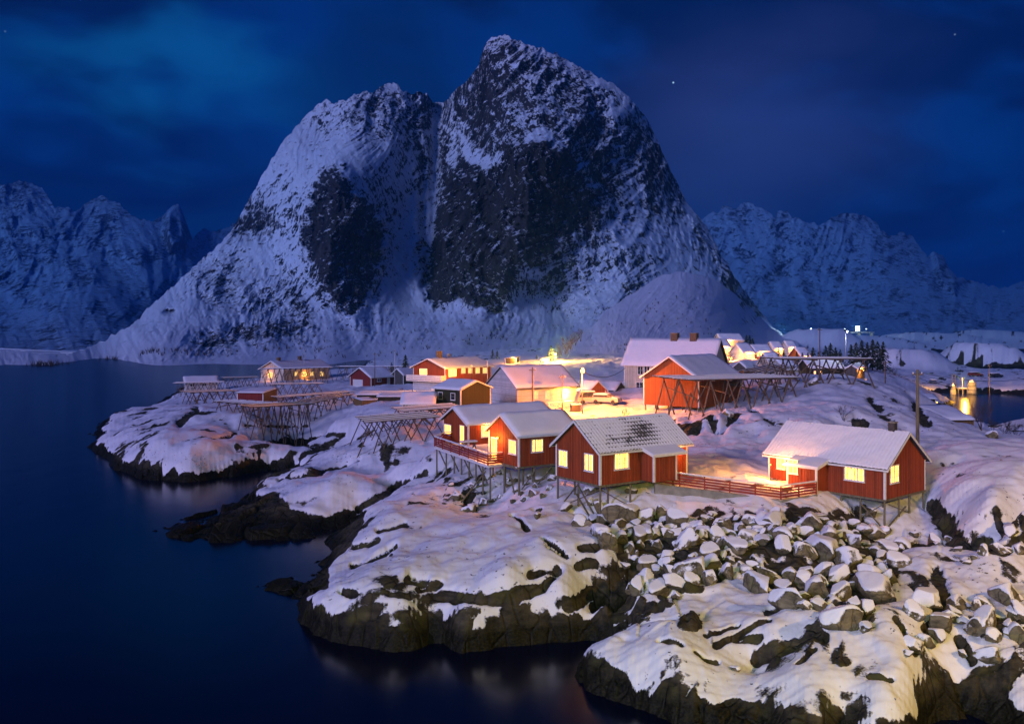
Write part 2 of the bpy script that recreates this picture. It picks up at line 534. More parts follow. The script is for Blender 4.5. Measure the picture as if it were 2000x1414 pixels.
def pxw(X, Y, z):
    """picture coordinates of ground points (only used to place regions traced from the photo)"""
    return 1000 + FPX * X / Y, HOR + (CAMH - z) * FPX / Y


def blob_px(u, v, cx, cy, sx, sy):
    return np.exp(-((u - cx) / sx) ** 2 - ((v - cy) / sy) ** 2)


def terrain(X, Y, full=True):
    X = np.asarray(X, float)
    Y = np.asarray(Y, float)
    b = base_h(X, Y)
    for (kx, kd, kh, rx, ry) in KNOLLS:
        cx = (kx - 1000) / FPX * kd
        r = np.sqrt(((X - cx) / rx) ** 2 + ((Y - kd) / ry) ** 2)
        r = r + 0.12 * perlin(X / 12, Y / 12, 3)
        b = b + kh * (1 - sstep(0.35, 1.0, r)) * 0.8
    u, v = pxw(X, Y, b)
    near = np.exp(-np.maximum(Y - 45, 0) / 130.0)
    far = 1 + np.clip(Y / 120.0 - 0.5, 0, 3)
    # rugged areas and calm areas
    calm = blob_px(u, v, 1000, 1090, 230, 80) + blob_px(u, v, 1150, 1005, 80, 40) + blob_px(u, v, 560, 845, 130, 22) * .7 + blob_px(u, v, 1740, 1035, 80, 35) + blob_px(u, v, 1430, 900, 130, 32) + blob_px(u, v, 690, 950, 110, 30) * 0.7 + blob_px(u, v, 1560, 800, 200, 35) * 0.6 + blob_px(u, v, 1050, 775, 300, 45) + blob_px(u, v, 620, 780, 160, 30) * .8 + blob_px(u, v, 1900, 870, 150, 18)
    rug = blob_px(u, v, 1900, 1300, 200, 140) * .45 + blob_px(u, v, 1300, 1190, 110, 60) + blob_px(u, v, 1860, 1060, 120, 45) * 0.8 + blob_px(u, v, 420, 900, 300, 50) * .55 + blob_px(u, v, 940, 965, 110, 30) * .8 + blob_px(u, v, 1430, 832, 120, 20) * .9 + blob_px(u, v, 1690, 840, 130, 40) * .7
    am = np.clip(0.55 + 0.9 * rug - 0.45 * calm, 0.06, 1.5)
    low = 0.8 * fbm(X / 10.0, Y / 13.0, 3, 1) * am - 0.80 * (1 - sstep(0.1, 1.5, b))
    # rock relief: bedding that runs away from the viewer, blocks between joints
    wx = X + 1.6 * perlin(X / 7, Y / 7, 11)
    wy = Y + 1.6 * perlin(X / 7, Y / 7, 12)
    th = math.radians(68)
    su = wx * math.cos(th) + wy * math.sin(th)
    sv = -wx * math.sin(th) + wy * math.cos(th)
    h1 = ridged(sv / (4.2 * far), su / (11.0 * far), 3, 21) - 0.55
    h2 = fbm(sv / 1.1, su / 2.4, 4, 31, 0.55)
    f1, f2, r1, r2, r3, ex, ey = worley(sv / 2.3, su / 3.6, 5)
    blk = (r1 - 0.5) * 0.9 + (ex * (r2 - .5) + ey * (r3 - .5)) * 1.6
    crack = sstep(0.0, 0.16, f2 - f1)
    blk = blk * crack - 0.35 * (1 - crack)
    g1, g2, q1, q2, q3, gx, gy = worley(sv / 0.8 + 3, su / 1.1, 9)
    sm = ((q1 - 0.5) * .5 + (gx * (q2 - .5) + gy * (q3 - .5)) * 1.2) * sstep(0, .14, g2 - g1)
    rgm = np.clip(rug, 0, 1)
    tide = 1 - sstep(0.7, 1.6, b)
    high = am * (0.85 * h1 + 0.16 * h2) + (0.16 + 0.62 * rgm + 0.45 * tide) * blk * near ** .3 + (0.10 + 0.22 * rgm + .22 * tide) * sm * near
    high = high * np.clip(1.25 - 0.85 * calm, 0.25, 1.2)
    thick = 0.21 + 0.30 * fbm(X / 4.0, Y / 5.0, 3, 41) + 0.30 * calm
    edge_n = 0.35 * fbm(X / 2.2, Y / 2.2, 3, 51)
    bb = b + low
    rip = sstep(12, -14, poly_sd(RIP, u, v)) * sstep(975, 1020, v)
    thick = thick - 1.6 * np.maximum(sstep(8, -8, poly_sd(KELP, u, v)), sstep(8, -8, poly_sd(KELP2, u, v)))
    thick = thick - rip * (0.45 + 0.5 * fbm(X / 0.9, Y / 0.9, 2, 81))
    thick = thick - 2.2 * (1 - sstep(0.35, 0.95, bb + edge_n)) * np.where(Y < 400, 1, 0.5)
    # dark lines traced from the photograph: joints and bare scarps
    sc = np.zeros_like(bb)
    for (x0, y0, x1, y1, wd) in SCARPS:
        ex_, ey_ = x1 - x0, y1 - y0
        t = np.clip(((u - x0) * ex_ + (v - y0) * ey_) / (ex_ * ex_ + ey_ * ey_), 0, 1)
        dd = np.hypot(u - x0 - t * ex_, (v - y0 - t * ey_) * 1.2)
        sc = np.maximum(sc, np.exp(-(dd / wd) ** 2 * (0.8 + 1.2 * np.abs(fbm(X / 1.5, Y / 1.5, 2, 61)))))
    R = bb + high - 0.10 * sc
    thick = thick - 0.75 * sc
    S = bb + 0.42 * low * 0 + (0.10 * fbm(X / 2.6, Y / 2.6, 2, 71) + 0.045 * fbm(X / 0.7, Y / 0.9, 3, 75)) * near + 0.22 * am * h1 + 0.40 * rgm * blk * near + thick
    z = np.maximum(R, S)
    k = 0.05
    dlt = np.clip(0.5 + (S - R) / (2 * k), 0, 1)
    z = R * (1 - dlt) + S * dlt + k * dlt * (1 - dlt)
    # the bottom of the sea and the village plain stay plain
    return z, S - R


KELP = [(270, 1030), (400, 985), (540, 972), (560, 1000), (640, 1008), (720, 1000), (690, 1040), (640, 1072), (450, 1075), (330, 1062)]
KELP2 = [(460, 1145), (560, 1095), (640, 1062), (700, 1036), (672, 1080), (635, 1115), (635, 1150), (590, 1165)]
RIP = [(1195, 985), (1240, 955), (1300, 950), (1420, 965), (1530, 988), (1620, 975), (1668, 985), (1700, 1030), (1760, 1075), (1740, 1140), (1690, 1230), (1600, 1205), (1520, 1175), (1440, 1120), (1330, 1165), (1290, 1180), (1230, 1120), (1180, 1060), (1150, 1010)]
SCARPS = [
 (1010,1172,1060,1160,9),(1060,1160,1090,1125,9),(1040,1135,1090,1122,9),(850,1165,960,1180,10),(960,1180,1010,1174,9),(1130,1118,1160,1110,6),(1135,1080,1180,1072,8),
 (1060,1070,1100,1090,4),(1070,1085,1108,1100,4),(1000,1015,1030,1045,4),(1120,1015,1180,1040,6),(1045,1002,1052,1004,6),(912,990,926,992,7),
 (740,1045,790,1030,5),(690,1075,735,1060,6),(720,1095,770,1070,5),(660,1050,700,1030,6),(690,1105,760,1085,5),(800,1130,830,1140,8),(820,1150,860,1148,5),(670,1160,690,1158,6),(760,1160,800,1162,5),
 (1110,1190,1240,1140,9),(1180,1180,1260,1120,8),(1150,1230,1230,1180,10),(1200,1140,1260,1110,5),(1240,1060,1290,1110,7),(1290,1110,1330,1090,6),
 (480,940,560,915,8),(560,915,668,853,6),(545,948,700,903,4),(700,988,830,925,6),(350,828,385,805,7),(480,833,600,835,4),(420,860,460,850,4),(560,850,600,870,3),(640,850,672,848,5),
 (1310,822,1322,840,8),(1350,835,1362,845,8),(1390,838,1402,850,7),(1410,850,1440,818,8),(1466,804,1484,812,5),(1495,830,1510,836,5),(1670,825,1690,832,7),(1700,780,1720,800,8),(1790,800,1810,835,10),(1640,838,1660,845,4),
 (1250,1395,1300,1340,6),(1400,1250,1500,1220,5),(1440,1245,1480,1255,6),(1380,1225,1440,1215,5),(1290,1180,1340,1160,4),(1480,1290,1590,1235,9),(1590,1235,1610,1250,8),(1500,1195,1530,1190,6),(1230,1215,1290,1195,4),
 (1560,1300,1590,1270,4),(1700,1330,1740,1340,5),(1830,1110,1850,1190,12),(1850,1190,1810,1250,10),(1780,1140,1800,1170,5),(1820,1000,1880,1070,14),(1880,1070,1960,1090,10),(1960,1090,2010,1050,10),
 (1930,1180,1950,1250,6),(1870,1260,1900,1300,7),(1980,1240,2000,1260,7),(1750,1240,1790,1300,4),(1290,1245,1330,1262,5),(1360,1270,1400,1285,4),
]

# the ground: rows spaced so that near rocks get the finest mesh
NR, NC = 760, 960
_s = np.linspace(1 / 30.0, 1 / 1150.0, NR)
_Y = 1 / _s
_a = np.linspace(-0.66, 0.68, NC)
YY = np.repeat(_Y[:, None], NC, 1)
XX = YY * _a[None]
ZZ, SN = terrain(XX, YY)
_gr = np.gradient(ZZ, axis=0) / np.gradient(YY, axis=0)
_gc = np.gradient(ZZ, axis=1) / np.gradient(XX, axis=1)
SN = SN - 0.30 * np.clip(np.hypot(_gr, _gc) - 0.80, 0, 2) * np.clip(150 / YY, 0, 1) * (SN > -0.2)
grid_mesh("ground", np.stack([XX, YY, ZZ], -1), M_GROUND, {'snow': SN}, keep=(ZZ > -1.2),
          label="snow covered rocky shore and village ground with bare tidal rock at the water")


_TZ = ZZ


def gz(x, y):
    """height of the built ground"""
    fi = (1 / max(min(y, 1140.0), 30.2) - 1 / 30.0) / (1 / 1150.0 - 1 / 30.0) * (NR - 1)
    fj = (x / y + 0.66) / 1.34 * (NC - 1)
    fi = min(max(fi, 0), NR - 1.01)
    fj = min(max(fj, 0), NC - 1.01)
    i, j = int(fi), int(fj)
    fi -= i
    fj -= j
    return float((_TZ[i, j] * (1 - fj) + _TZ[i, j + 1] * fj) * (1 - fi) + (_TZ[i + 1, j] * (1 - fj) + _TZ[i + 1, j + 1] * fj) * fi)


# ------------------------------------------------------------------ sea
def mat_water():
    m, t, b = new_mat("still_dark_sea")
    P = t.node('ShaderNodeNewGeometry').outputs['Position']
    n = t.noise(t.mapping(P, scale=(1, 0.35, 1)), 0.25, 3.0, 0.5)
    n2 = t.noise(P, 0.02, 3.0, 0.5)
    t.put(b.inputs['Base Color'], t.mix(n2, (0.0001, 0.0005, 0.009), (0.0003, 0.0012, 0.018)))
    b.inputs['Roughness'].default_value = 0.19
    b.inputs['IOR'].default_value = 1.33
    t.put(b.inputs['Normal'], t.bump(n, 0.10, 0.3))
    return m


M_WATER = mat_water()
wn = 40
_wy = np.concatenate([np.linspace(-60, 500, 30), np.geomspace(600, 30000, 14)])
_wx = np.concatenate([-np.geomspace(300, 22000, 12)[::-1], np.linspace(-250, 250, 24), np.geomspace(300, 22000, 12)])
gx_, gy_ = np.meshgrid(_wx, _wy)
grid_mesh("sea", np.stack([gx_, gy_, gx_ * 0], -1), M_WATER, label="still dark blue sea around the islands")


# ------------------------------------------------------------------ mountains
GRIDS = []


def relief(name, label, mat, crest, base, cps, ncol, nrow, xr, amp, feat, rock, closing, seed=0, vstretch=2.2, bias=0.0, edge=0.9):
    """mountain side as a draped sheet: crest and foot lines, distances from control points (x, y, distance)"""
    us = np.linspace(xr[0], xr[1], ncol)
    cr = np.interp(us, [c[0] for c in crest], [c[1] for c in crest])
    bs = np.interp(us, [c[0] for c in base], [c[1] for c in base])
    jag = fbm(us / 14.0, us * 0 + seed, 4, seed + 3, 0.6) * amp[3]
    cr = cr + jag
    t = np.linspace(0, 1, nrow)
    U = np.repeat(us[None], nrow, 0)
    V = bs[None] + (cr - bs)[None] * t[:, None]
    P = np.array([(c[0] / 600.0, c[1] / 600.0) for c in cps])
    lw = np.array([math.log(c[2]) for c in cps])
    w = rbf_fit(P, lw, 1e-3)
    gu = np.linspace(xr[0] - 20, xr[1] + 20, 120)
    gv = np.linspace(min(cr.min(), 0) - 20, bs.max() + 20, 100)
    GU, GV = np.meshgrid(gu, gv)
    G = rbf_eval(P, w, np.stack([GU.ravel() / 600, GV.ravel() / 600], 1)).reshape(GU.shape)
    fu = np.clip((U - gu[0]) / (gu[1] - gu[0]), 0, 118.999)
    fv = np.clip((V - gv[0]) / (gv[1] - gv[0]), 0, 98.999)
    iu = fu.astype(int)
    iv = fv.astype(int)
    fu = fu - iu
    fv = fv - iv
    D = np.exp((G[iv, iu] * (1 - fu) + G[iv, iu + 1] * fu) * (1 - fv) + (G[iv + 1, iu] * (1 - fu) + G[iv + 1, iu + 1] * fu) * fv)
    rk = rock(U, V)
    for (pts, sig, push) in feat:
        sd = poly_sd(pts, U, V)
        D = D + push * sstep(sig, -sig, sd)
    # surface coordinates in metres
    sc = D.mean() / FPX
    su = U * sc
    sv = V * sc
    q1 = su + 0.35 * sv
    wu = q1 + 0.4 * amp[2] * perlin(su / amp[2], sv / amp[2], seed + 1)
    wv = sv + 0.4 * amp[2] * perlin(su / amp[2], sv / amp[2], seed + 2)
    n = ridged(wu / amp[2], wv / (amp[2] * vstretch), 7, seed + 5, 0.58) - 0.6
    n2 = fbm(wu / (amp[2] * 0.12), wv / (amp[2] * 0.2), 4, seed + 9, 0.6)
    n3 = ridged((su - 0.5 * sv) / (amp[2] * 0.45), (sv + .3 * su) / (amp[2] * 1.0), 5, seed + 15, 0.6) - 0.6
    rr = np.clip(rk, 0.06, 1.0)
    n5 = ridged((su + .18 * sv) / (amp[2] * 1.6) + .25 * perlin(su / amp[2], sv / amp[2], seed + 40), sv / (amp[2] * 7.0), 4, seed + 31, 0.62) - 0.62
    step = np.abs(((sv - .45 * su) / (amp[2] * .75) + .5 * n2 + 1.2 * n) % 1.0 - .5)
    foot = sstep(0.0, 0.10, t)[:, None]
    D = D - (amp[0] * 1.3 * n5 * np.clip(rr * 1.2 - .05, 0, 1) + amp[1] * 2.2 * step * rr + amp[0] * n * (0.22 + 0.58 * rr) + amp[1] * n2 * (0.15 + rr) + amp[0] * .55 * n3 * (0.15 + rr)) * foot
    PX = (U - 1000) / FPX * D
    PZ = CAMH + (HOR - V) / FPX * D
    Pt = np.stack([PX, D, PZ], -1)
    # back side, falling away behind the crest
    back = []
    for k in range(1, 7):
        Q = Pt[-1].copy()
        Q[:, 0] *= 1 + 0.02 * k
        Q[:, 1] += closing * k
        Q[:, 2] = Q[:, 2] - (Q[:, 2] + 5) * (1 - (1 - k / 6.0) ** 1.4)
        back.append(Q)
    Pt = np.concatenate([Pt, np.array(back)], 0)
    GRIDS.append(Pt)
    du = np.gradient(Pt, axis=1)
    dv = np.gradient(Pt, axis=0)
    Nn = np.cross(du, dv)
    Nn /= np.linalg.norm(Nn, axis=-1, keepdims=True) + 1e-9
    nz = np.abs(Nn[..., 2])
    rk2 = np.concatenate([rk, np.repeat(rk[-1:], 6, 0)], 0)
    jt = np.concatenate([n2, np.repeat(n2[-1:], 6, 0)], 0)
    # snow holds on gentle faces, slides off the steep walls
    n4 = ridged((su * .9 - 0.45 * sv) / (amp[2] * 0.55), (sv + .5 * su) / (amp[2] * 0.14), 4, seed + 25, 0.6) - 0.62
    n4 = np.concatenate([n4, np.repeat(n4[-1:], 6, 0)], 0)
    snow = 1.5 * np.clip(n4, 0, .5) * np.clip(rk2, 0, 1) + (nz - 0.42) * 0.8 + (0.27 - 0.74 * rk2) + 0.14 * jt + bias
    return grid_mesh(name, Pt, mat, {'snow': snow * edge}, label=label)


CREST = [(-140,684),(-60,683),(20,684),(90,692),(120,693),(160,684),(200,668),(260,632),(300,592),(350,548),(400,502),(440,466),(460,438),(490,382),(520,330),(555,272),(590,235),(620,205),(640,197),(660,201),(700,184),
 (715,178),(730,182),(745,168),(768,160),(790,182),(815,181),(835,184),(845,198),(862,202),(876,196),(880,184),(895,172),(920,150),(935,128),(942,100),(955,78),(970,70),(990,70),(1010,80),(1060,96),(1100,113),(1150,140),(1200,166),(1235,196),(1260,228),(1280,265),
 (1300,312),(1320,352),(1340,395),(1380,442),(1405,490),(1430,532),(1450,562),(1480,602),(1510,640),(1535,655),(1580,662)]
BASEL = [(-140,716),(640,716),(700,714),(1600,706)]
CLIFF1 = [(655,318),(690,372),(735,420),(752,455),(748,500),(735,560),(705,590),(692,618),(665,610),(640,570),(612,520),(600,470),(602,400),(625,345)]
CLIFF2 = [(905,300),(960,330),(1000,290),(1060,270),(1110,290),(1140,340),(1175,400),(1170,440),(1110,470),(1080,510),(1020,520),(1000,560),(980,600),(940,606),(900,585),(850,600),(820,560),(822,470),(850,420),(870,350)]
UPPER = [(940,90),(1000,80),(1100,120),(1170,170),(1200,260),(1230,350),(1180,420),(1130,330),(1060,265),(960,300),(905,290),(890,230),(930,160)]


def rock_main(U, V):
    k = np.zeros_like(U)
    wob = 16 * fbm(U / 34, V / 34, 4, 77, 0.6)
    k = np.maximum(k, 1.0 * sstep(14, -12, poly_sd(CLIFF1, U, V) + wob))
    k = np.maximum(k, 1.0 * sstep(14, -14, poly_sd(CLIFF2, U, V) + wob))
    k = np.maximum(k, 0.56 * sstep(26, -24, poly_sd(UPPER, U, V) + wob))
    for (cx, cy_, sx, sy, a) in [(740,230,75,60,.50),(820,250,38,60,.55),(833,330,14,75,.8),(690,225,30,40,.5),(900,240,12,50,.6),(868,300,12,70,.5),(1240,300,30,60,.52),(1275,350,30,80,.8),(1320,400,25,60,.55),(1290,290,10,60,.6),
                                 (1400,500,25,60,.5),(1450,590,40,18,.95),(1425,540,24,36,.8),(1480,615,18,16,.8),(1235,562,22,22,.85),(470,445,55,24,.78),(500,420,30,30,.5),(430,560,60,60,.58),(600,590,60,38,.95),(640,600,25,20,.6),
                                 (520,600,90,45,.62),(425,668,52,26,1.05),(500,652,80,24,.9),(560,640,70,22,.95),(560,560,40,40,.4),(310,640,50,25,.3),(330,610,12,6,.7),(1090,500,50,30,.6),(1160,460,40,30,.5),(1060,560,40,22,.5),
                                 (700,560,60,50,.3),(640,260,50,60,.30),(680,650,180,40,.34),(940,650,220,40,.36),(1200,620,160,40,.26),(780,440,60,60,.12),(1370,470,22,50,.45),(300,700,150,12,.25),(1200,420,90,60,.35),(1210,500,100,40,.25)]:
        k = np.maximum(k, a * np.exp(-((U - cx) / sx) ** 2 - ((V - cy_) / sy) ** 2) * 1.0)
    # clean gullies of deep snow
    for pts, wdt in ([((852,215),(842,300),(842,400),(838,480),(820,560),(800,640)), 13], [((590,250),(560,360),(560,470),(600,560),(650,640)), 18], [((895,240),(915,310),(955,320)), 9], [((770,300),(790,400),(770,500),(770,600)), 24]):
        dm = np.full(U.shape, 1e9)
        for (a, b) in zip(pts[:-1], pts[1:]):
            ex, ey = b[0] - a[0], b[1] - a[1]
            t = np.clip(((U - a[0]) * ex + (V - a[1]) * ey) / (ex * ex + ey * ey), 0, 1)
            dm = np.minimum(dm, np.hypot(U - a[0] - t * ex, V - a[1] - t * ey))
        k = k * (1 - 0.9 * np.exp(-((dm + wob * .4) / wdt) ** 2))
    return k + 0.13


CPM = [(-100,716,440),(100,716,440),(300,716,440),(500,716,440),(640,716,440),(-100,684,560),(100,690,560),(200,668,700),(300,592,850),(400,502,960),(460,440,1020),(555,272,1130),(640,197,1190),(768,160,1230),(860,200,1270),
       (300,690,520),(400,690,530),(500,690,540),(400,640,680),(500,600,800),(600,690,560),(700,690,570),(700,640,720),(600,640,720),(700,600,800),(640,560,830),(660,450,900),(670,340,960),(550,450,960),(560,560,860),(740,250,1120),(620,260,1140),
       (840,600,860),(840,500,980),(842,400,1080),(845,300,1180),(780,500,960),(780,400,1050),(790,300,1130),
       (900,640,720),(1000,640,740),(900,600,800),(1000,600,800),(950,500,850),(1000,400,900),(1000,300,960),(1000,200,1040),(980,72,1130),(1100,113,1150),(1150,400,960),(1100,550,860),(1200,500,900),(1200,300,1060),(1240,200,1180),(1300,312,1200),(1340,395,1180),(1250,400,1040),(1300,500,960),
       (1380,442,1160),(1430,532,1100),(1510,640,1000),(1560,658,1000),(900,700,470),(1100,700,500),(1300,700,520),(1500,700,560),(1100,640,760),(1300,600,850),(1400,600,900),(1450,660,800)]
relief("mountain", "steep snow dusted peak with two bare dark rock walls behind the village", M_MOUNT, CREST, BASEL, CPM, 900, 560, (-140, 1580), (46, 6.0, 66, 4.5),
       [(CLIFF1, 30, -25), (CLIFF2, 30, -35), ([(835,190),(870,200),(860,400),(850,560),(825,560),(828,380)], 14, 45), ([(828,260),(842,260),(845,420),(835,450),(826,350)], 8, -20)], rock_main, 60, seed=2)

# the smooth white hill between the village and the mountain
HCR = [(1060,712),(1085,694),(1110,676),(1135,652),(1155,640),(1180,612),(1215,585),(1250,565),(1285,540),(1330,530),(1360,536),(1395,545),(1425,566),(1460,596),(1495,630),(1525,655),(1560,668)]


def rock_hill(U, V):
    k = 0.16 + 0.30 * np.clip(fbm(U / 40, V / 25, 3, 61), 0, 1)
    for (cx, cy_, sx, sy, a) in [(1235,562,20,16,.8),(1210,560,10,8,.6),(1270,575,10,8,.5),(1480,620,14,18,.7),(1450,590,8,20,.7),(1400,600,60,12,.2),(1300,600,60,30,.18)]:
        k = np.maximum(k, a * np.exp(-((U - cx) / sx) ** 2 - ((V - cy_) / sy) ** 2))
    return k


relief("hill", "smooth snow covered hill rising behind the white house and barn", M_MOUNT, HCR, [(1060,722),(1560,712)],
       [(1060,715,330),(1300,715,330),(1560,715,400),(1085,694,360),(1155,640,430),(1250,565,540),(1330,530,600),(1425,566,620),(1525,655,640),(1300,650,420),(1300,600,480),(1200,650,400),(1400,650,460),(1400,600,540)],
       460, 240, (1060, 1560), (13, 2.6, 46, 1.6), [], rock_hill, 40, seed=33, bias=0.12)

# far ranges
FL = [(-400,330),(-200,370),(-80,352),(0,360),(50,354),(82,366),(105,402),(150,412),(190,382),(205,386),(235,400),(262,425),(300,432),(322,418),(335,402),(348,398),(356,412),(362,462),(375,468),(395,448),(420,452),(450,440),(520,430),(640,440)]


def rock_fl(U, V):
    k = 0.56 + 0.5 * np.clip(fbm(U / 60, V / 40, 3, 91), -.3, 1)
    for (cx, cy_, sx, sy, a) in [(340,445,15,34,1.),(190,605,40,16,.95),(285,575,28,9,.8),(20,370,60,25,.8),(80,390,25,25,.6),(200,420,40,30,.65),(300,510,40,20,.5),(240,560,50,30,.45),(100,680,90,18,.6),(250,650,90,12,.6),(10,684,30,6,1),(400,450,20,10,.7)]:
        k = np.maximum(k, a * np.exp(-((U - cx) / sx) ** 2 - ((V - cy_) / sy) ** 2))
    return k


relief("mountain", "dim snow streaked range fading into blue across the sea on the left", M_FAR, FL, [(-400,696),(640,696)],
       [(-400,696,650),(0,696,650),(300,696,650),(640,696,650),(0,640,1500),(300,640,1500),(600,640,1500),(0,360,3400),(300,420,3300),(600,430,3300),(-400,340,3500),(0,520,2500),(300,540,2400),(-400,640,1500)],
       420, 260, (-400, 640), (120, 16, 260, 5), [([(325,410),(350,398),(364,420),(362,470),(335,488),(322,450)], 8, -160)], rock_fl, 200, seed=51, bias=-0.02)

FR = [(1300,455),(1350,430),(1378,428),(1392,410),(1402,420),(1410,402),(1424,402),(1434,412),(1445,400),(1460,394),(1478,402),(1500,414),(1514,426),(1518,412),(1528,411),(1545,420),(1570,434),(1604,440),(1625,424),(1650,416),(1680,420),(1700,424),(1712,434),(1720,450),
      (1740,462),(1765,452),(1780,460),(1795,482),(1812,500),(1822,492),(1838,498),(1855,520),(1868,542),(1890,545),(1930,558),(1965,562),(2000,550),(2060,545),(2200,500),(2400,520)]


def rock_fr(U, V):
    k = 0.48 + 0.5 * np.clip(fbm(U / 50, V / 40, 3, 191), -.3, 1)
    for (cx, cy_, sx, sy, a) in [(1460,408,30,14,.62),(1415,415,18,12,.6),(1530,440,18,22,.75),(1590,460,26,18,.5),(1650,430,45,16,.7),(1705,435,14,14,.8),(1770,500,40,45,.62),(1840,530,18,40,.95),(1855,560,15,20,.95),(1730,560,40,40,.55),(1690,600,30,14,.8),(1720,580,10,26,.8),
                                 (1760,620,120,16,.7),(1640,600,60,14,.4),(1500,535,25,5,.5),(1900,600,70,30,.4),(1520,650,60,10,.55),(1950,640,80,12,.4),(1640,560,30,10,.4)]:
        k = np.maximum(k, a * np.exp(-((U - cx) / sx) ** 2 - ((V - cy_) / sy) ** 2))
    return k


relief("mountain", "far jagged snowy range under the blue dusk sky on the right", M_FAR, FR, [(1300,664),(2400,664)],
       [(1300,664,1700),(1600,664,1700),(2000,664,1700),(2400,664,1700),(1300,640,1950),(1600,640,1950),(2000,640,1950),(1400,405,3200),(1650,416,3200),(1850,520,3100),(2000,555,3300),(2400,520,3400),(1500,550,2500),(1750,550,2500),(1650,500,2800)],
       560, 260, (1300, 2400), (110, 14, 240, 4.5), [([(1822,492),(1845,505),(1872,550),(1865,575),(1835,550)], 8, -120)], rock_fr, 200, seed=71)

HAZE = True
if HAZE:
    bm = bmesh.new()
    bmesh.ops.create_cube(bm, size=1.0)
    for v in bm.verts:
        v.co = Vector((v.co.x * 14000 + 0, v.co.y * 9000 + 4300, 560 if v.co.z > 0 else -8))
    me = bpy.data.meshes.new("haze")
    bm.to_mesh(me)
    hz = bpy.data.objects.new("haze", me)
    COL.objects.link(hz)
    tag(hz, "thin blue night air over sea and mountains", kind='stuff')
    m = bpy.data.materials.new("night_air")
    m.use_nodes = True
    t = NT(m.node_tree)
    t.n.clear()
    pv = t.node('ShaderNodeVolumePrincipled')
    pv.inputs['Density'].default_value = 0.00036
    pv.inputs['Anisotropy'].default_value = 0.85
    pv.inputs['Color'].default_value = (0.05, 0.20, 0.45, 1)
    pv.inputs['Absorption Color'].default_value = (0.0, 0.5, 1.0, 1)
    t.l.new(pv.outputs[0], t.node('ShaderNodeOutputMaterial').inputs['Volume'])
    me.materials.append(m)

# ------------------------------------------------------------------ object materials
def simple(name, color, rough=0.7, var=0.15, scale=3.0, bump=0.0, metal=0.0, stretch=(1, 1, 1), objc=True):
    m, t, b = new_mat(name)
    P = t.node('ShaderNodeTexCoord').outputs['Object']
    n = t.noise(t.mapping(P, scale=stretch), scale, 5.0, 0.6)
    c2 = tuple(c * (1 - 2.2 * var) for c in color)
    c3 = tuple(min(1, c * (1 + var)) for c in color)
    t.put(b.inputs['Base Color'], t.mix(t.mapr(n, 0.32, 0.68), c2, c3))
    b.inputs['Roughness'].default_value = rough
    b.inputs['Metallic'].default_value = metal
    b.inputs['Specular IOR Level'].default_value = 0.3
    if bump:
        t.put(b.inputs['Normal'], t.bump(n, bump, 0.05))
    return m


def board_mat(name, color, pitch=0.16, axis='v', rough=0.75):
    """painted vertical boards: joints from the object coordinates, grain and wear"""
    m, t, b = new_mat(name)
    P = t.node('ShaderNodeTexCoord').outputs['Object']
    x, y, z = t.sep(P)[:3]
    h = t.math('ADD', x, y) if axis == 'v' else z
    fr = t.math('FRACT', t.math('DIVIDE', h, pitch))
    gap = t.mapr(t.math('ABSOLUTE', t.math('SUBTRACT', fr, 0.5)), 0.40, 0.47)
    bid = t.math('FLOOR', t.math('DIVIDE', h, pitch))
    wn = t.node('ShaderNodeTexWhiteNoise', noise_dimensions='1D')
    t.put(wn.inputs['W'], bid)
    gr = t.noise(t.mapping(P, scale=(9, 9, 0.8) if axis == 'v' else (0.8, 0.8, 9)), 1.4, 5.0, 0.65)
    wr = t.noise(P, 0.9, 5.0, 0.7)
    v = t.math('ADD', t.math('MULTIPLY', wn.outputs[0], 0.35), t.math('MULTIPLY', gr, 0.75))
    c = t.mix(t.mapr(v, 0.2, 0.95), tuple(q * 0.50 for q in color), tuple(min(1, q * 1.25) for q in color))
    c = t.mix(t.mapr(wr, .48, .75, 0, .55), c, tuple(q * 0.42 + .01 for q in color))
    c = t.mix(t.math('MULTIPLY', gap, 0.55), c, tuple(q * 0.25 for q in color))
    t.put(b.inputs['Base Color'], c)
    b.inputs['Roughness'].default_value = rough
    b.inputs['Specular IOR Level'].default_value = 0.25
    t.put(b.inputs['Normal'], t.bump(t.math('SUBTRACT', t.math('MULTIPLY', gr, 0.2), gap), 0.6, 0.02))
    return m


def glow(name, color, strength, var=0.35):
    """lit window: warm room light, a little uneven behind curtains"""
    m = bpy.data.materials.new(name)
    m.use_nodes = True
    t = NT(m.node_tree)
    t.n.clear()
    P = t.node('ShaderNodeTexCoord').outputs['Object']
    n = t.noise(t.mapping(P, scale=(1.6, 1.6, 0.5)), 3.1, 4.0, 0.65)
    e = t.node('ShaderNodeEmission')
    e.inputs[0].default_value = (*color, 1)
    t.put(e.inputs[1], t.mapr(n, 0.3, 0.7, strength * (1 - var), strength * (1 + var)))
    t.l.new(e.outputs[0], t.node('ShaderNodeOutputMaterial').inputs[0])
    return m


def mat_snow():
    m, t, b = new_mat("fresh_snow")
    P = t.node('ShaderNodeTexCoord').outputs['Object']
    n = t.noise(P, 1.2, 5.0, 0.6)
    n2 = t.noise(P, 9.0, 3.0, 0.6)
    t.put(b.inputs['Base Color'], t.mix(n, (0.74, 0.75, 0.78), (0.84, 0.85, 0.87)))
    b.inputs['Roughness'].default_value = 0.65
    b.inputs['Specular IOR Level'].default_value = 0.25
    t.put(b.inputs['Normal'], t.bump(t.math('ADD', n, t.math('MULTIPLY', n2, 0.3)), 0.5, 0.08))
    return m


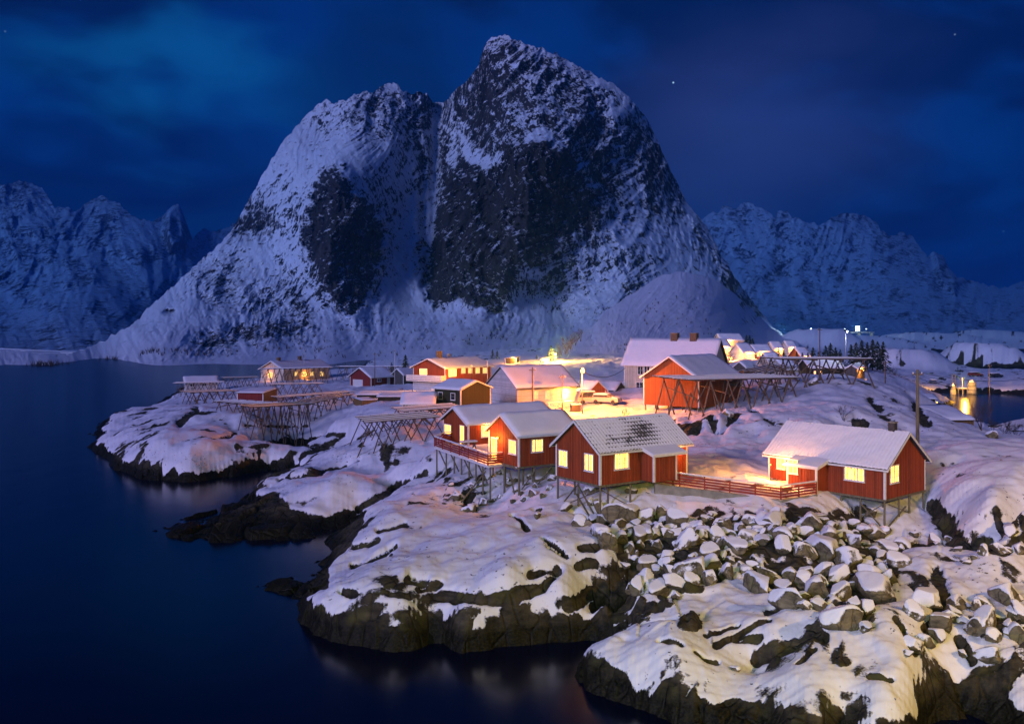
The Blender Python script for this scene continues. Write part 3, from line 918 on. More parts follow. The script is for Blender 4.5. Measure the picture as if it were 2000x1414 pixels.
def mat_tiles():
    m, t, b = new_mat("slate_tiles_under_snow")
    s = attr(t, 'snow')
    P = t.node('ShaderNodeTexCoord').outputs['Object']
    n = t.noise(P, 7.0, 4.0, 0.65)
    f = t.mapr(t.math('ADD', s, t.math('MULTIPLY', t.math('SUBTRACT', n, 0.5), 0.9)), -0.08, 0.10)
    n2 = t.noise(P, 2.0, 3.0)
    t.put(b.inputs['Base Color'], t.mix(f, t.mix(n2, (0.03, 0.028, 0.025), (0.09, 0.08, 0.065)), (0.80, 0.81, 0.83)))
    b.inputs['Roughness'].default_value = 0.6
    t.put(b.inputs['Normal'], t.bump(t.math('ADD', n, f), 0.4, 0.04))
    return m


M_SNOW = mat_snow()
M_TILES = mat_tiles()
M_RED = board_mat("red_painted_boards", (0.36, 0.062, 0.016), 0.17)
M_REDOLD = board_mat("weathered_red_boards", (0.36, 0.088, 0.022), 0.20)
M_DKRED = board_mat("dark_red_boards", (0.22, 0.024, 0.016), 0.2)
M_OLIVE = board_mat("dark_olive_boards", (0.034, 0.029, 0.013), 0.2)
M_BROWN = board_mat("brown_planks", (0.20, 0.115, 0.035), 0.22)
M_GREY = board_mat("grey_boards", (0.085, 0.075, 0.07), 0.22)
M_CREAM = board_mat("cream_boards", (0.62, 0.56, 0.44), 0.15)
M_WHITEB = board_mat("white_boards", (0.62, 0.60, 0.58), 0.15, 'h')
M_TRIM = simple("white_trim_paint", (0.74, 0.72, 0.66), 0.5, 0.06)
M_RAIL = simple("red_rail_paint", (0.28, 0.035, 0.018), 0.6, 0.15)
M_ROOF = simple("dark_roofing", (0.05, 0.045, 0.045), 0.8, 0.2)
M_WOOD = simple("weathered_grey_green_timber", (0.17, 0.145, 0.085), 0.85, 0.22, 4.0, 0.3, stretch=(1, 1, 0.2))
M_POLE = simple("bare_drying_pole_wood", (0.14, 0.095, 0.060), 0.85, 0.22, 3.0, 0.2)
M_BRICK = simple("brick_chimney", (0.16, 0.10, 0.055), 0.9, 0.3, 8.0, 0.4)
M_CONC = simple("grey_concrete", (0.25, 0.235, 0.19), 0.9, 0.15, 2.0, 0.3)
M_METAL = simple("galvanised_metal", (0.30, 0.29, 0.27), 0.5, 0.1, metal=0.6)
M_DARK = simple("dark_plastic", (0.02, 0.02, 0.022), 0.5, 0.1)
M_BARK = simple("dark_bark", (0.055, 0.036, 0.026), 0.9, 0.25, 5.0)
M_NEEDLE = simple("conifer_needles", (0.030, 0.042, 0.016), 0.9, 0.35, 1.5)
M_TWIG = simple("reddish_twigs", (0.16, 0.075, 0.045), 0.9, 0.25, 5.0)
M_WIN = glow("lit_window", (1.0, 0.42, 0.08), 5.0, 0.6)
M_WIN2 = glow("dim_lit_window", (1.0, 0.55, 0.16), 1.6)
M_BULB = glow("sodium_lamp_glow", (1.0, 0.42, 0.05), 14.0, 0.0)
M_BULBW = glow("white_lamp_glow", (0.85, 0.85, 1.0), 12.0, 0.0)
M_GLASS = simple("dark_window_glass", (0.02, 0.022, 0.03), 0.12, 0.1)
M_GLASS.node_tree.nodes['Principled BSDF'].inputs['Specular IOR Level'].default_value = 0.8
M_DOORW = simple("white_door_paint", (0.6, 0.58, 0.55), 0.5, 0.05)


class MB:
    def __init__(s):
        s.v = []
        s.f = []

    def add(s, vs_, fs):
        k = len(s.v)
        s.v += [tuple(p) for p in vs_]
        s.f += [tuple(i + k for i in f) for f in fs]
        return s

    def box(s, x0, x1, y0, y1, z0, z1):
        return s.add([(x0, y0, z0), (x1, y0, z0), (x1, y1, z0), (x0, y1, z0), (x0, y0, z1), (x1, y0, z1), (x1, y1, z1), (x0, y1, z1)],
                     [(0, 3, 2, 1), (4, 5, 6, 7), (0, 1, 5, 4), (1, 2, 6, 5), (2, 3, 7, 6), (3, 0, 4, 7)])

    def prism(s, prof, x0, x1, axis='x'):
        """profile in (y, z) drawn out from x0 to x1"""
        n = len(prof)
        if axis == 'x':
            vs_ = [(x0, a, b) for a, b in prof] + [(x1, a, b) for a, b in prof]
        else:
            vs_ = [(a, x0, b) for a, b in prof] + [(a, x1, b) for a, b in prof]
        fs = [tuple(range(n))[::-1], tuple(range(n, 2 * n))] + [(i, (i + 1) % n, n + (i + 1) % n, n + i) for i in range(n)]
        return s.add(vs_, fs)

    def bar(s, a, b, w=0.1, h=None, n=4):
        """straight bar between two points, square or round"""
        a = Vector(a)
        b = Vector(b)
        h = h or w
        d = (b - a).normalized()
        up = Vector((0, 0, 1)) if abs(d.z) < 0.95 else Vector((1, 0, 0))
        e = d.cross(up).normalized()
        f = e.cross(d)
        ring = []
        for i in range(n):
            q = 2 * math.pi * (i + 0.5) / n
            k = math.sqrt(2) / 2 if n == 4 else 0.5
            ring.append(e * math.cos(q) * w * k + f * math.sin(q) * h * k)
        return s.add([a + r for r in ring] + [b + r for r in ring],
                     [tuple(range(n))[::-1], tuple(range(n, 2 * n))] + [(i, (i + 1) % n, n + (i + 1) % n, n + i) for i in range(n)])

    def tube(s, pts, rad, n=6):
        for i in range(len(pts) - 1):
            a = Vector(pts[i])
            b = Vector(pts[i + 1])
            d = (b - a).normalized()
            up = Vector((0, 0, 1)) if abs(d.z) < 0.95 else Vector((1, 0, 0))
            e = d.cross(up).normalized()
            f = e.cross(d)
            r0 = rad[i] if isinstance(rad, (list, tuple)) else rad
            r1 = rad[i + 1] if isinstance(rad, (list, tuple)) else rad
            va = [a + (e * math.cos(2 * math.pi * k / n) + f * math.sin(2 * math.pi * k / n)) * r0 for k in range(n)]
            vb = [b + (e * math.cos(2 * math.pi * k / n) + f * math.sin(2 * math.pi * k / n)) * r1 for k in range(n)]
            s.add(va + vb, [tuple(range(n))[::-1], tuple(range(n, 2 * n))] + [(k, (k + 1) % n, n + (k + 1) % n, n + k) for k in range(n)])
        return s

    def cone(s, z0, z1, r0, r1, n=14, cx=0, cy=0):
        va = [(cx + r0 * math.cos(2 * math.pi * k / n), cy + r0 * math.sin(2 * math.pi * k / n), z0) for k in range(n)]
        vb = [(cx + r1 * math.cos(2 * math.pi * k / n), cy + r1 * math.sin(2 * math.pi * k / n), z1) for k in range(n)]
        return s.add(va + vb, [tuple(range(n))[::-1], tuple(range(n, 2 * n))] + [(k, (k + 1) % n, n + (k + 1) % n, n + k) for k in range(n)])

    def mesh(s, name, mat, smooth=False, flip=1):
        me = bpy.data.meshes.new(name)
        v = [(p[0], p[1] * flip, p[2]) for p in s.v]
        f = s.f if flip == 1 else [tuple(reversed(q)) for q in s.f]
        me.from_pydata(v, [], f)
        me.materials.append(mat)
        if smooth:
            me.polygons.foreach_set('use_smooth', [True] * len(me.polygons))
        me.update()
        return me

    def build(s, name, mat, parent=None, smooth=False, flip=1, kind=None):
        o = bpy.data.objects.new(name, s.mesh(name, mat, smooth, flip))
        COL.objects.link(o)
        if parent:
            o.parent = parent
        if kind:
            o['kind'] = kind
        return o


def empty(name, loc, rz, label, cat, group=None):
    o = bpy.data.objects.new(name, None)
    o.empty_display_size = 0.3
    COL.objects.link(o)
    o.location = loc
    o.rotation_euler = (0, 0, rz)
    return tag(o, label, cat, group)


def inst(name, me, parent, loc=(0, 0, 0), rot=(0, 0, 0), scale=(1, 1, 1)):
    o = bpy.data.objects.new(name, me)
    COL.objects.link(o)
    o.parent = parent
    o.location = loc
    o.rotation_euler = rot
    o.scale = scale
    return o


_POLE = {}


def pole_between(name, a, b, r, parent, mat):
    """round pole from a to b (in the parent's space), one shared mesh per material"""
    if mat.name not in _POLE:
        _POLE[mat.name] = MB().cone(0, 1, 1.0, 0.85, 7).mesh("round_pole", mat, True)
    a = Vector(a)
    b = Vector(b)
    d = b - a
    o = inst(name, _POLE[mat.name], parent, a, scale=(r, r, d.length))
    o.rotation_euler = d.to_track_quat('Z', 'Y').to_euler()
    return o


rnd = random.Random(5)


# ------------------------------------------------------------------ houses
class House:
    """gabled house set out from its near lower corner: +x along the ridge, y towards the far side of the gable"""
    def __init__(s, name, label, corner, d, dirs, ends, hw, pitch, wall, cat='house', z0=None, L=None, Wd=None, group=None,
                 over=0.35, snow=0.15, trim=M_TRIM, detail=0, base=None, roofmesh=None, corners=True, shed=None):
        p = px(corner[0], corner[1], d)
        e1 = Vector((dirs[0], dirs[1])).normalized()
        if base is None:
            base = 0.0 if (detail or cat == 'barn') else 0.9
        if abs(e1.y) < 1e-6:
            e2 = Vector((0, 1))
        else:
            e2 = Vector((-e1.y, e1.x))
            if e2.y < 0:
                e2 = -e2
        s.e1, s.e2, s.p = e1, e2, p
        s.flip = 1 if e1.x * e2.y - e1.y * e2.x > 0 else -1
        s.L = L or s.solve(ends[0], e1)
        s.W = Wd or s.solve(ends[1], e2)
        s.hw = hw
        s.root = empty(name, p, math.atan2(e1.y, e1.x), label, cat, group)
        L_, W_ = s.L, s.W
        rise = W_ / 2 * math.tan(math.radians(pitch))
        s.rise = rise
        if shed:
            prof = [(0, -base), (W_, -base), (W_, hw + shed), (0, hw)]
        else:
            prof = [(0, -base), (W_, -base), (W_, hw), (W_ / 2, hw + rise), (0, hw)]
        s.part(MB().prism(prof, 0, L_), 'wall', wall)
        tn = math.tan(math.radians(pitch))
        o = over
        if shed:
            tn = shed / W_
            rp = [(-o, hw - o * tn), (W_ + o, hw + shed + o * tn), (W_ + o, hw + shed + o * tn + .10), (-o, hw - o * tn + .10)]
            s.part(MB().prism(rp, -o, L_ + o), 'roof', M_ROOF)
            s.snow_top([(-o, hw - o * tn + .10), (W_ + o, hw + shed + o * tn + .10)], snow)
        else:
            def zr(y):
                return hw + rise - abs(y - W_ / 2) * tn
            t_ = 0.09
            rp = [(-o, zr(-o)), (W_ / 2, zr(W_ / 2)), (W_ + o, zr(W_ + o)), (W_ + o, zr(W_ + o) + t_), (W_ / 2, zr(W_ / 2) + t_), (-o, zr(-o) + t_)]
            s.part(MB().prism([(a, b + 0.004) for a, b in rp], -o, L_ + o), 'roof', M_ROOF)
            if roofmesh:
                roofmesh(s, zr, t_, o, tn)
            else:
                s.snow_top([(-o, zr(-o) + t_), (W_ / 2, zr(W_ / 2) + t_), (W_ + o, zr(W_ + o) + t_)], snow)
            if trim:
                for xx in (-o - 0.03, L_ + o):
                    for sgn in (0, 1):
                        a = (W_ / 2, zr(W_ / 2) + t_ + .02)
                        b = (-o, zr(-o) + t_ + .02) if sgn == 0 else (W_ + o, zr(W_ + o) + t_ + .02)
                        s.part(MB().prism([a, b, (b[0], b[1] - .20), (a[0], a[1] - .20)], xx, xx + 0.035), 'bargeboard', trim)
                for yy in (-o - .03, W_ + o):
                    s.part(MB().box(-o, L_ + o, yy, yy + .03, zr(-o) - .04, zr(-o) + t_), 'fascia', trim)
        if trim and corners:
            c = 0.13
            for (x_, y_) in ((0, 0), (L_, 0), (0, W_), (L_, W_)):
                zt = hw if (not shed or y_ == 0) else hw + shed
                s.part(MB().box(x_ - .025 if x_ == 0 else x_ - c, x_ + c if x_ == 0 else x_ + .025,
                                y_ - .025 if y_ == 0 else y_ - c, y_ + c if y_ == 0 else y_ + .025, -base, zt - 0.05), 'corner_board', trim)
        if detail:
            m = MB()
            st = 0.27
            x = st
            while x < L_ - .15:
                m.box(x - .022, x + .022, -.022, 0.001, 0.02, hw - .06)
                x += st
            y = st
            while y < W_ - .15:
                zt = hw + rise - abs(y - W_ / 2) * tn - .12
                m.box(-.022, 0.001, y - .022, y + .022, 0.02, zt)
                m.box(L_ - .001, L_ + .022, y - .022, y + .022, 0.02, zt)
                y += st
            s.part(m, 'wall_batten', wall, kind='stuff')
            s.part(MB().box(-0.03, L_ + .03, -.03, W_ + .03, -0.16, -0.003), 'sill_beam', M_WOOD)

    def solve(s, pxx, e):
        r = (pxx - 1000) / FPX
        return (r * s.p.y - s.p.x) / (e.x - r * e.y)

    def part(s, mb, name, mat, parent=None, smooth=False, kind=None):
        return mb.build(name, mat, parent or s.root, smooth, s.flip, kind)

    def snow_top(s, prof, th, x0=None, x1=None, name='roof_snow', off=0.0):
        """lumpy snow layer over the roof profile, rounded at the edges"""
        o = -prof[0][0]
        x0 = -o if x0 is None else x0
        x1 = s.L + o if x1 is None else x1
        nx = max(6, int((x1 - x0) / 0.5))
        ys = []
        for i in range(len(prof) - 1):
            k = 7
            for j in range(k + (1 if i == len(prof) - 2 else 0)):
                f = j / k
                ys.append((prof[i][0] + (prof[i + 1][0] - prof[i][0]) * f, prof[i][1] + (prof[i + 1][1] - prof[i][1]) * f))
        m = MB()
        sd = rnd.randint(0, 200)
        ny = len(ys)
        vt, vb = [], []
        for i in range(nx + 1):
            x = x0 + (x1 - x0) * i / nx
            for j, (y, z) in enumerate(ys):
                e = min(1.0, min(i, nx - i) / 1.0 + .25, min(j, ny - 1 - j) / 1.5 + .3)
                w = float(perlin(np.array([x * 0.6]), np.array([y * 0.8]), sd)[0])
                vt.append((x, y, z + th * e * (1 + 0.45 * w) + off))
                vb.append((x, y, z + .004 + off))
        k = ny
        n = (nx + 1) * ny
        fs = []
        for i in range(nx):
            for j in range(ny - 1):
                a = i * k + j
                fs.append((a, a + k, a + k + 1, a + 1))
        for i in range(nx):
            for j in (0, ny - 1):
                a, b = i * k + j, (i + 1) * k + j
                fs.append((a, n + a, n + b, b) if j == 0 else (b, n + b, n + a, a))
        for j in range(ny - 1):
            a, b = j, j + 1
            fs.append((b, n + b, n + a, a))
            a, b = nx * k + j, nx * k + j + 1
            fs.append((a, n + a, n + b, b))
        m.add(vt + vb, fs)
        return s.part(m, name, M_SNOW, smooth=True)

    def hit(s, pxx, pyy, face, off=0.0):
        """local coordinate along the wall and height of a picture point on a wall plane"""
        r = (pxx - 1000) / FPX
        if face == 'long':
            o = s.p.xy - s.e2 * off
            e = s.e1
        elif face == 'gable':
            o = s.p.xy
            e = s.e2
        else:
            o = s.p.xy + s.e1 * s.L
            e = s.e2
        t = (r * o.y - o.x) / (e.x - r * e.y)
        d = o.y + e.y * t
        return t, CAMH + (HOR - pyy) / FPX * d - s.p.z

    def window(s, face, x0, y0, x1, y1, nx=2, ny=3, pane=M_WIN, off=0.0, name='window', frame=M_TRIM, fw=0.09, panes=False):
        ya = 0.5 * (y0 + y1)
        a, _ = s.hit(x0, ya, face, off)
        b, _ = s.hit(x1, ya, face, off)
        xm = 0.5 * (x0 + x1)
        c, zt = s.hit(xm, y0, face, off)
        c, zb = s.hit(xm, y1, face, off)
        if a > b:
            a, b = b, a
        return s.window_m(face, a, b, zb, zt, nx, ny, pane, off, name, frame, fw, panes)

    def window_m(s, face, a, b, zb, zt, nx=2, ny=3, pane=M_WIN, off=0.0, name='window', frame=M_TRIM, fw=0.09, panes=False):
        def B(m, u0, u1, z0, z1, d0, d1):
            """d: distance out of the wall"""
            if face == 'long':
                m.box(u0, u1, -off - d1, -off - d0, z0, z1)
            elif face == 'gable':
                m.box(-d1, -d0, u0, u1, z0, z1)
            else:
                m.box(s.L + d0, s.L + d1, u0, u1, z0, z1)
        m = MB()
        B(m, a - fw, a, zb - fw, zt + fw, 0.002, 0.05)
        B(m, b, b + fw, zb - fw, zt + fw, 0.002, 0.05)
        B(m, a, b, zt, zt + fw, 0.002, 0.05)
        B(m, a, b, zb - fw, zb, 0.002, 0.05)
        B(m, a - fw - .03, b + fw + .03, zb - fw - .045, zb - fw, 0.002, 0.09)
        for i in range(1, nx):
            u = a + (b - a) * i / nx
            w = 0.035 if nx > 1 else 0.02
            B(m, u - w, u + w, zb, zt, 0.022, 0.045)
        for j in range(1, ny):
            z = zb + (zt - zb) * j / ny
            B(m, a, b, z - .012, z + .012, 0.026, 0.038)
        w_ = s.part(m, name, frame)
        if panes:
            for i in range(nx):
                for j in range(ny):
                    q = MB()
                    B(q, a + (b - a) * i / nx, a + (b - a) * (i + 1) / nx, zb + (zt - zb) * j / ny, zb + (zt - zb) * (j + 1) / ny, 0.004, 0.014)
                    s.part(q, 'pane', pane, w_)
        else:
            q = MB()
            B(q, a, b, zb, zt, 0.004, 0.014)
            s.part(q, 'pane', pane, w_)
        return w_

    def world(s, x, y, z):
        v = s.p.xy + s.e1 * x + s.e2 * y
        return Vector((v.x, v.y, s.p.z + z))

    def local_z(s, x, y):
        w = s.world(x, y, 0)
        return gz(w.x, w.y) - s.p.z

    def stilts(s, spots, top=-0.16, r=0.09, brace=True):
        pts = []
        for (x, y) in spots:
            zb = s.local_z(x, y) - 0.25
            if zb < top - 0.25:
                a = (x, y * s.flip, zb)
                pole_between('stilt', a, (x, y * s.flip, top), r, s.root, M_WOOD)
                pts.append((x, y, zb))
        return pts

    def brace(s, a, b, w=0.13):
        m = MB().bar(a, b, w, 0.05)
        return s.part(m, 'brace', M_WOOD)

    def chimney(s, x, y, z0, z1, w=0.5, mat=M_BRICK, cap=True):
        m = MB().box(x - w / 2, x + w / 2, y - w / 2, y + w / 2, z0, z1)
        c = s.part(m, 'chimney', mat)
        if cap:
            s.part(MB().box(x - w / 2 - .05, x + w / 2 + .05, y - w / 2 - .05, y + w / 2 + .05, z1, z1 + .08), 'chimney_cap', M_CONC, c)
        return c

    def lamp(s, face, x, z, power=80, off=0.0, color=(1.0, 0.31, 0.045), dist=0.25, bulb=M_BULB):
        def L(u, d, zz):
            if face == 'long':
                return (u, -off - d, zz)
            if face == 'gable':
                return (-d, u, zz)
            return (s.L + d, u, zz)
        m = MB().bar(L(x, 0.0, z), L(x, dist - .06, z + .02), .05)
        b = s.part(m, 'wall_lamp', M_DARK)
        c = L(x, dist, z)
        m = MB().cone(c[2] - .07, c[2] + .07, .05, .07, 8, c[0], c[1])
        s.part(m, 'lamp_bulb', bulb, b)
        c2 = L(x, dist + .22, z)
        point_lamp("wall_lamp_light", s.world(c2[0], c2[1], c2[2]), power, color, 0.08)


def tile_roof(patch=False, rib=0.30, amp=0.035, th=0.07, row=None):
    def fn(s, zr, t_, o, tn):
        L_, W_ = s.L, s.W
        nx = int((L_ + 2 * o) / (rib / 6))
        ny = 46 if patch else 28
        for side in (0, 1):
            xs = np.linspace(-o, L_ + o, nx)
            yv = np.linspace(-o, W_ / 2, ny) if side == 0 else np.linspace(W_ / 2, W_ + o, ny)
            Xg, Yg = np.meshgrid(xs, yv)
            zz = s.hw + s.rise - np.abs(Yg - W_ / 2) * tn + t_
            wav = np.abs(np.sin(np.pi * Xg / rib)) ** 0.7
            rowp = 0.33
            rw = (np.abs(Yg - W_ / 2) / rowp) % 1.0
            n = fbm(Xg / 1.3, Yg / 1.1, 4, 15 + side, 0.6)
            if patch:
                bare = np.exp(-((Xg - L_ * .60) / 1.5) ** 2 - ((Yg - W_ * .24) / .95) ** 2) * 0.68 + 0.34 * np.exp(-((Xg - L_ * .36) / 2.4) ** 2 - ((Yg - W_ * .05) / .8) ** 2) if side == 0 else 0
                sn = 0.66 - 1.0 * bare * (.55 + .9 * np.clip(n + .4, 0, 1.2)) + 0.35 * n - 0.45 * (1 - wav) - 0.42 * (rw > .74)
                dz = amp * wav + 0.03 * rw + th * np.clip(sn, 0, .8)
            else:
                sn = 0.75 + 0.35 * n - 0.15 * (1 - wav)
                dz = amp * wav + th * (1 + .5 * n) * .9
            zz = zz + dz + 0.01
            P = np.stack([Xg, Yg * s.flip, zz], -1)
            if s.flip < 0:
                P = P[:, ::-1]
                sn = sn[:, ::-1]
            # a short skirt closes the eave
            ed = P[0 if side == 0 else -1].copy()
            ed[:, 2] -= 0.06
            if side == 0:
                P = np.concatenate([ed[None], P], 0)
                sn = np.concatenate([sn[:1] * 0 - 1, sn], 0)
            else:
                P = np.concatenate([P, ed[None]], 0)
                sn = np.concatenate([sn, sn[:1] * 0 - 1], 0)
            ob = grid_mesh('roof_tiles', P, M_TILES, {'snow': sn}, kind=None)
            ob.parent = s.root
    return fn


def lean_to(H, x0, x1, p, hf, hb, win=None, roof_x1=None, side_post=False):
    """closed porch on the long wall: three walls, sloping snowy roof, white trim"""
    m = MB().prism([(-p, 0), (-0.003, 0), (-0.003, hb), (-p, hf)], x0, x1)
    porch = H.part(m, 'porch', M_RED)
    mb = MB()
    x = x0 + .27
    while x < x1 - .1:
        mb.box(x - .022, x + .022, -p - .022, -p + .001, .02, hf - .05)
        x += .27
    b_ = H.part(mb, 'wall_batten', M_RED, porch, kind='stuff')
    o = .22
    tn = (hb - hf) / p
    xe = roof_x1 or (x1 + o)
    prof = [(-p - o, hf - o * tn), (-0.01, hb), (-0.01, hb + .09), (-p - o, hf - o * tn + .09)]
    H.part(MB().prism(prof, x0 - o, xe), 'porch_roof', M_ROOF)
    H.part(MB().prism([(-p - o, hf - o * tn + .093), (-0.01, hb + .093), (-0.01, hb + .20), (-p - o + .04, hf - o * tn + .17)], x0 - o + .02, xe - .02), 'porch_snow', M_SNOW, smooth=False)
    H.part(MB().box(x0 - o, xe, -p - o - .03, -p - o - .001, hf - o * tn - .06, hf - o * tn + .10), 'fascia', M_TRIM)
    for xx in (x0 - o - .03, xe):
        H.part(MB().prism([(-p - o, hf - o * tn + .11), (-0.01, hb + .11), (-0.01, hb - .06), (-p - o, hf - o * tn - .06)], xx, xx + .03), 'bargeboard', M_TRIM)
    for xx in (x0, x1):
        H.part(MB().box(xx - .025 if xx == x0 else xx - .13, xx + .13 if xx == x0 else xx + .025, -p - .025, -p + .1, 0, hf - .04), 'corner_board', M_TRIM)
    return porch


# ---- the four near cabins
C = House('red_cabin', 'red cabin on stilts with dark bare patch on its snowy tiled roof, second from right', (1172, 948), 63, (1.47, 1), (1342, 1086), 2.5, 36, M_RED, 'cabin',
          detail=1, roofmesh=tile_roof(True))
C.window('gable', 1093, 881, 1108, 909, 2, 3, panes=True)
C.window('gable', 1143, 888, 1158, 918, 2, 3, panes=True)
C.window('long', 1201, 886, 1227, 914, 3, 3, panes=True)
lean_to(C, 4.06, 6.4, 1.3, 2.0, 2.38, roof_x1=7.3)
C.lamp('long', 7.2, 2.0, 260, dist=0.3)
C.stilts([(0.1, 0.1), (0.1, C.W / 2), (0.1, C.W - .1), (1.6, 1.0), (3.0, .1), (3.0, C.W / 2), (1.6, C.W - .3), (5.5, .1), (5.5, C.W / 2), (7.5, .2)])
C.brace((0.02, 0.0, -2.9), (0.02, C.W * .5, -.3))
C.brace((-0.06, C.W - .3, -2.6), (-0.06, C.W * .5, -.4))
C.brace((0.15, 0.25, -.3), (2.9, 0.2, -1.8))
C.brace((0.05, 0.1, -.35), (-0.05, C.W - .2, -2.5))
C.brace((-0.1, C.W * .5, -1.0), (-0.3, 0.1, -3.0))

D = House('red_cabin', 'red cabin at the right end of the deck, small dark chimney on its roof', (1729, 976), 65, (-0.84, 1), (1501, 1807), 2.42, 35, M_RED, 'cabin',
          detail=1, roofmesh=tile_roof(False))
D.window('long', 1651, 904, 1687, 937, 3, 3, panes=True)
D.window('gable', 1739, 910, 1754, 941, 2, 3, panes=True)
D.window('long', 1519, 888, 1532, 914, 2, 3)
lean_to(D, 4.65, 7.26, 1.63, 1.98, 2.38)
D.window('long', 1541, 899, 1557, 923, 2, 2, off=1.63)
D.lamp('long', 7.9, 1.95, 420, dist=0.3)
D.chimney(1.1, D.W * .52, D.hw + D.rise - .5, D.hw + D.rise + .75, 0.5, M_ROOF)
D.stilts([(0.1, 0.1), (0.1, D.W * .36), (0.1, D.W * .62), (0.1, D.W - .1), (2.0, .1), (1.8, D.W * .5), (2.0, D.W - .2), (3.6, .1)])
D.brace((0.0, .15, -2.2), (0.0, D.W * .5, -.9))
D.brace((0.05, D.W * .08, -.4), (0.05, D.W * .6, -1.5))
D.brace((.1, .05, -.3), (2.0, .02, -1.7))
D.brace((.1, .05, -2.3), (2.0, .02, -.5))

B = House('red_cabin', 'red cabin with smooth snow roof just left of the tiled roof cabin', (1013, 912), 72, (1.6, 1), (1128, 955), 2.65, 31, M_RED, 'cabin', detail=1)
B.window('gable', 995, 861, 1008, 885, 2, 3, panes=True)
B.window('gable', 961, 856, 970, 896, 1, 1, name='door_window')
B.window('long', 1039, 859, 1059, 881, 3, 3, panes=True)
B.stilts([(0.1, .1), (.1, B.W / 2), (1.6, .1), (3.3, .1), (5, .1), (3, B.W / 2), (1.4, 1.5), (6.5, .1)], r=0.10)
B.brace((0.3, 0, -1.9), (1.7, 0, -.3))
B.brace((3.2, 0, -.3), (1.8, 0, -1.7))
B.brace((-.1, 1.3, -.4), (-.4, 0.0, -2.2))

A = House('red_cabin', 'farthest of the four near red cabins, open door and deck at its gable', (914.5, 872), 86, (1.6, 1), (1045, 866), 2.3, 27, M_RED, 'cabin', detail=1, L=10.5)
A.window('gable', 869, 830, 881, 847, 2, 3, panes=True)
A.window('gable', 899, 832, 906.5, 868, 1, 1, name='door_window')
A.window('long', 941, 833, 955, 852, 2, 2)
A.stilts([(0.1, .1), (.1, A.W / 2), (.1, A.W - .1), (2, .1)])
A.lamp('long', 1.9, 1.9, 200)
B.lamp('gable', B.W * .62, 2.1, 200)


# ---- railings and decks
def railing(root, pts, h=1.0, nr=4, mat=M_RAIL, rw=0.13, base=0.08, cap=True, step=1.9):
    """posts and boards along a polyline given in root space"""
    for a, b in zip(pts[:-1], pts[1:]):
        a = Vector(a)
        b = Vector(b)
        n = max(1, round((b - a).length / step))
        for i in range(n + 1):
            if i == n and b != Vector(pts[-1]):
                continue
            p = a.lerp(b, i / n)
            MB().box(p.x - .045, p.x + .045, p.y - .045, p.y + .045, p.z, p.z + h).build('rail_post', mat, root)
        nrm = Vector((-(b - a).y, (b - a).x, 0)).normalized() * 0.07
        if nrm.y > 0:
            nrm = -nrm
        for k in range(nr):
            z = base + (h - base - .06) * (k + .5) / nr
            up = Vector((0, 0, z))
            MB().bar(a + up + nrm, b + up + nrm, .03, rw).build('rail', mat, root)
        if cap:
            up = Vector((0, 0, h + .03))
            MB().bar(a + up, b + up, .16, .035).build('rail_cap', M_TRIM, root)
            MB().bar(a + up + Vector((0, 0, .045)), b + up + Vector((0, 0, .045)), .12, .05).build('rail_snow', M_SNOW, root)


# long deck fence between the two right cabins
f0, f1, f2 = px(1279, 943, 66.2), px(1525, 975, 64.9), px(1594, 965, 66.9)
fr = empty('railing_fence', f1, 0, 'long red board railing lit from behind, between the two right cabins', 'fence')
loc = [v - f1 for v in (f0, f1, f2)]
railing(fr, loc, 0.95, 4, step=2.0)
for a, b in zip(loc[:-1], loc[1:]):
    MB().bar(a + Vector((0, 0, -.45)), b + Vector((0, 0, -.45)), .3, 0.85).build('base_wall', M_CONC, fr)
point_lamp("deck_lamp_light", (px(1505, 905, 69.5)), 1300, (1.0, 0.36, 0.06), 0.12)
dl = empty('lamp_post', Vector((px(1505, 905, 69.6).x, 69.6, gz(px(1505, 905, 69.6).x, 69.6))), 0, 'low garden lamp on the snowy yard by the right cabin', 'lamp')
h_ = px(1505, 905, 69.5).z - dl.location.z
MB().cone(0, h_ - .1, .035, .03, 8).build('lamp_stem', M_DARK, dl)
MB().cone(h_ - .16, h_ - .06, .05, .05, 8).build('lamp_bulb', M_WIN, dl)

# raised deck in front of the two left cabins
dk_z = 6.62
D1 = pz(987, 905, dk_z)
D2 = pz(953, 909, dk_z)
D3 = pz(849, 872, dk_z)
D4 = pz(866, 864, dk_z)
A0_ = A.world(0, 0, 0)
A1_ = A.world(0, A.W, 0)
B0_ = B.world(0, .2, 0)
B1_ = B.world(0, B.W, 0)
dk = empty('deck', (D2.x, D2.y, dk_z), 0, 'raised wooden deck on thin posts with red railing before the left cabins', 'deck')
o_ = Vector((D2.x, D2.y, dk_z))
poly = [Vector((q.x, q.y, dk_z)) - o_ for q in (D1, D2, D3, D4, A1_, A0_, A.world(3.5, 0, 0), B1_, B0_)]
pv_ = [(q.x, q.y, -0.04) for q in poly] + [(q.x, q.y, -0.18) for q in poly]
n_ = len(poly)
MB().add(pv_, [tuple(range(n_)), tuple(range(n_, 2 * n_))[::-1]] + [(i, (i + 1) % n_, n_ + (i + 1) % n_, n_ + i) for i in range(n_)]).build('deck_floor', M_WOOD, dk)
MB().add([(q.x * .985, q.y, 0.03) for q in poly] + [(q.x * .985, q.y, -0.03) for q in poly], [tuple(range(n_)), tuple(range(n_, 2 * n_))[::-1]] + [(i, (i + 1) % n_, n_ + (i + 1) % n_, n_ + i) for i in range(n_)]).build('deck_snow', M_SNOW, dk)
railing(dk, [poly[0], poly[1], poly[2], poly[3], poly[4].lerp(poly[5], .35)], 0.95, 4, step=2.2)
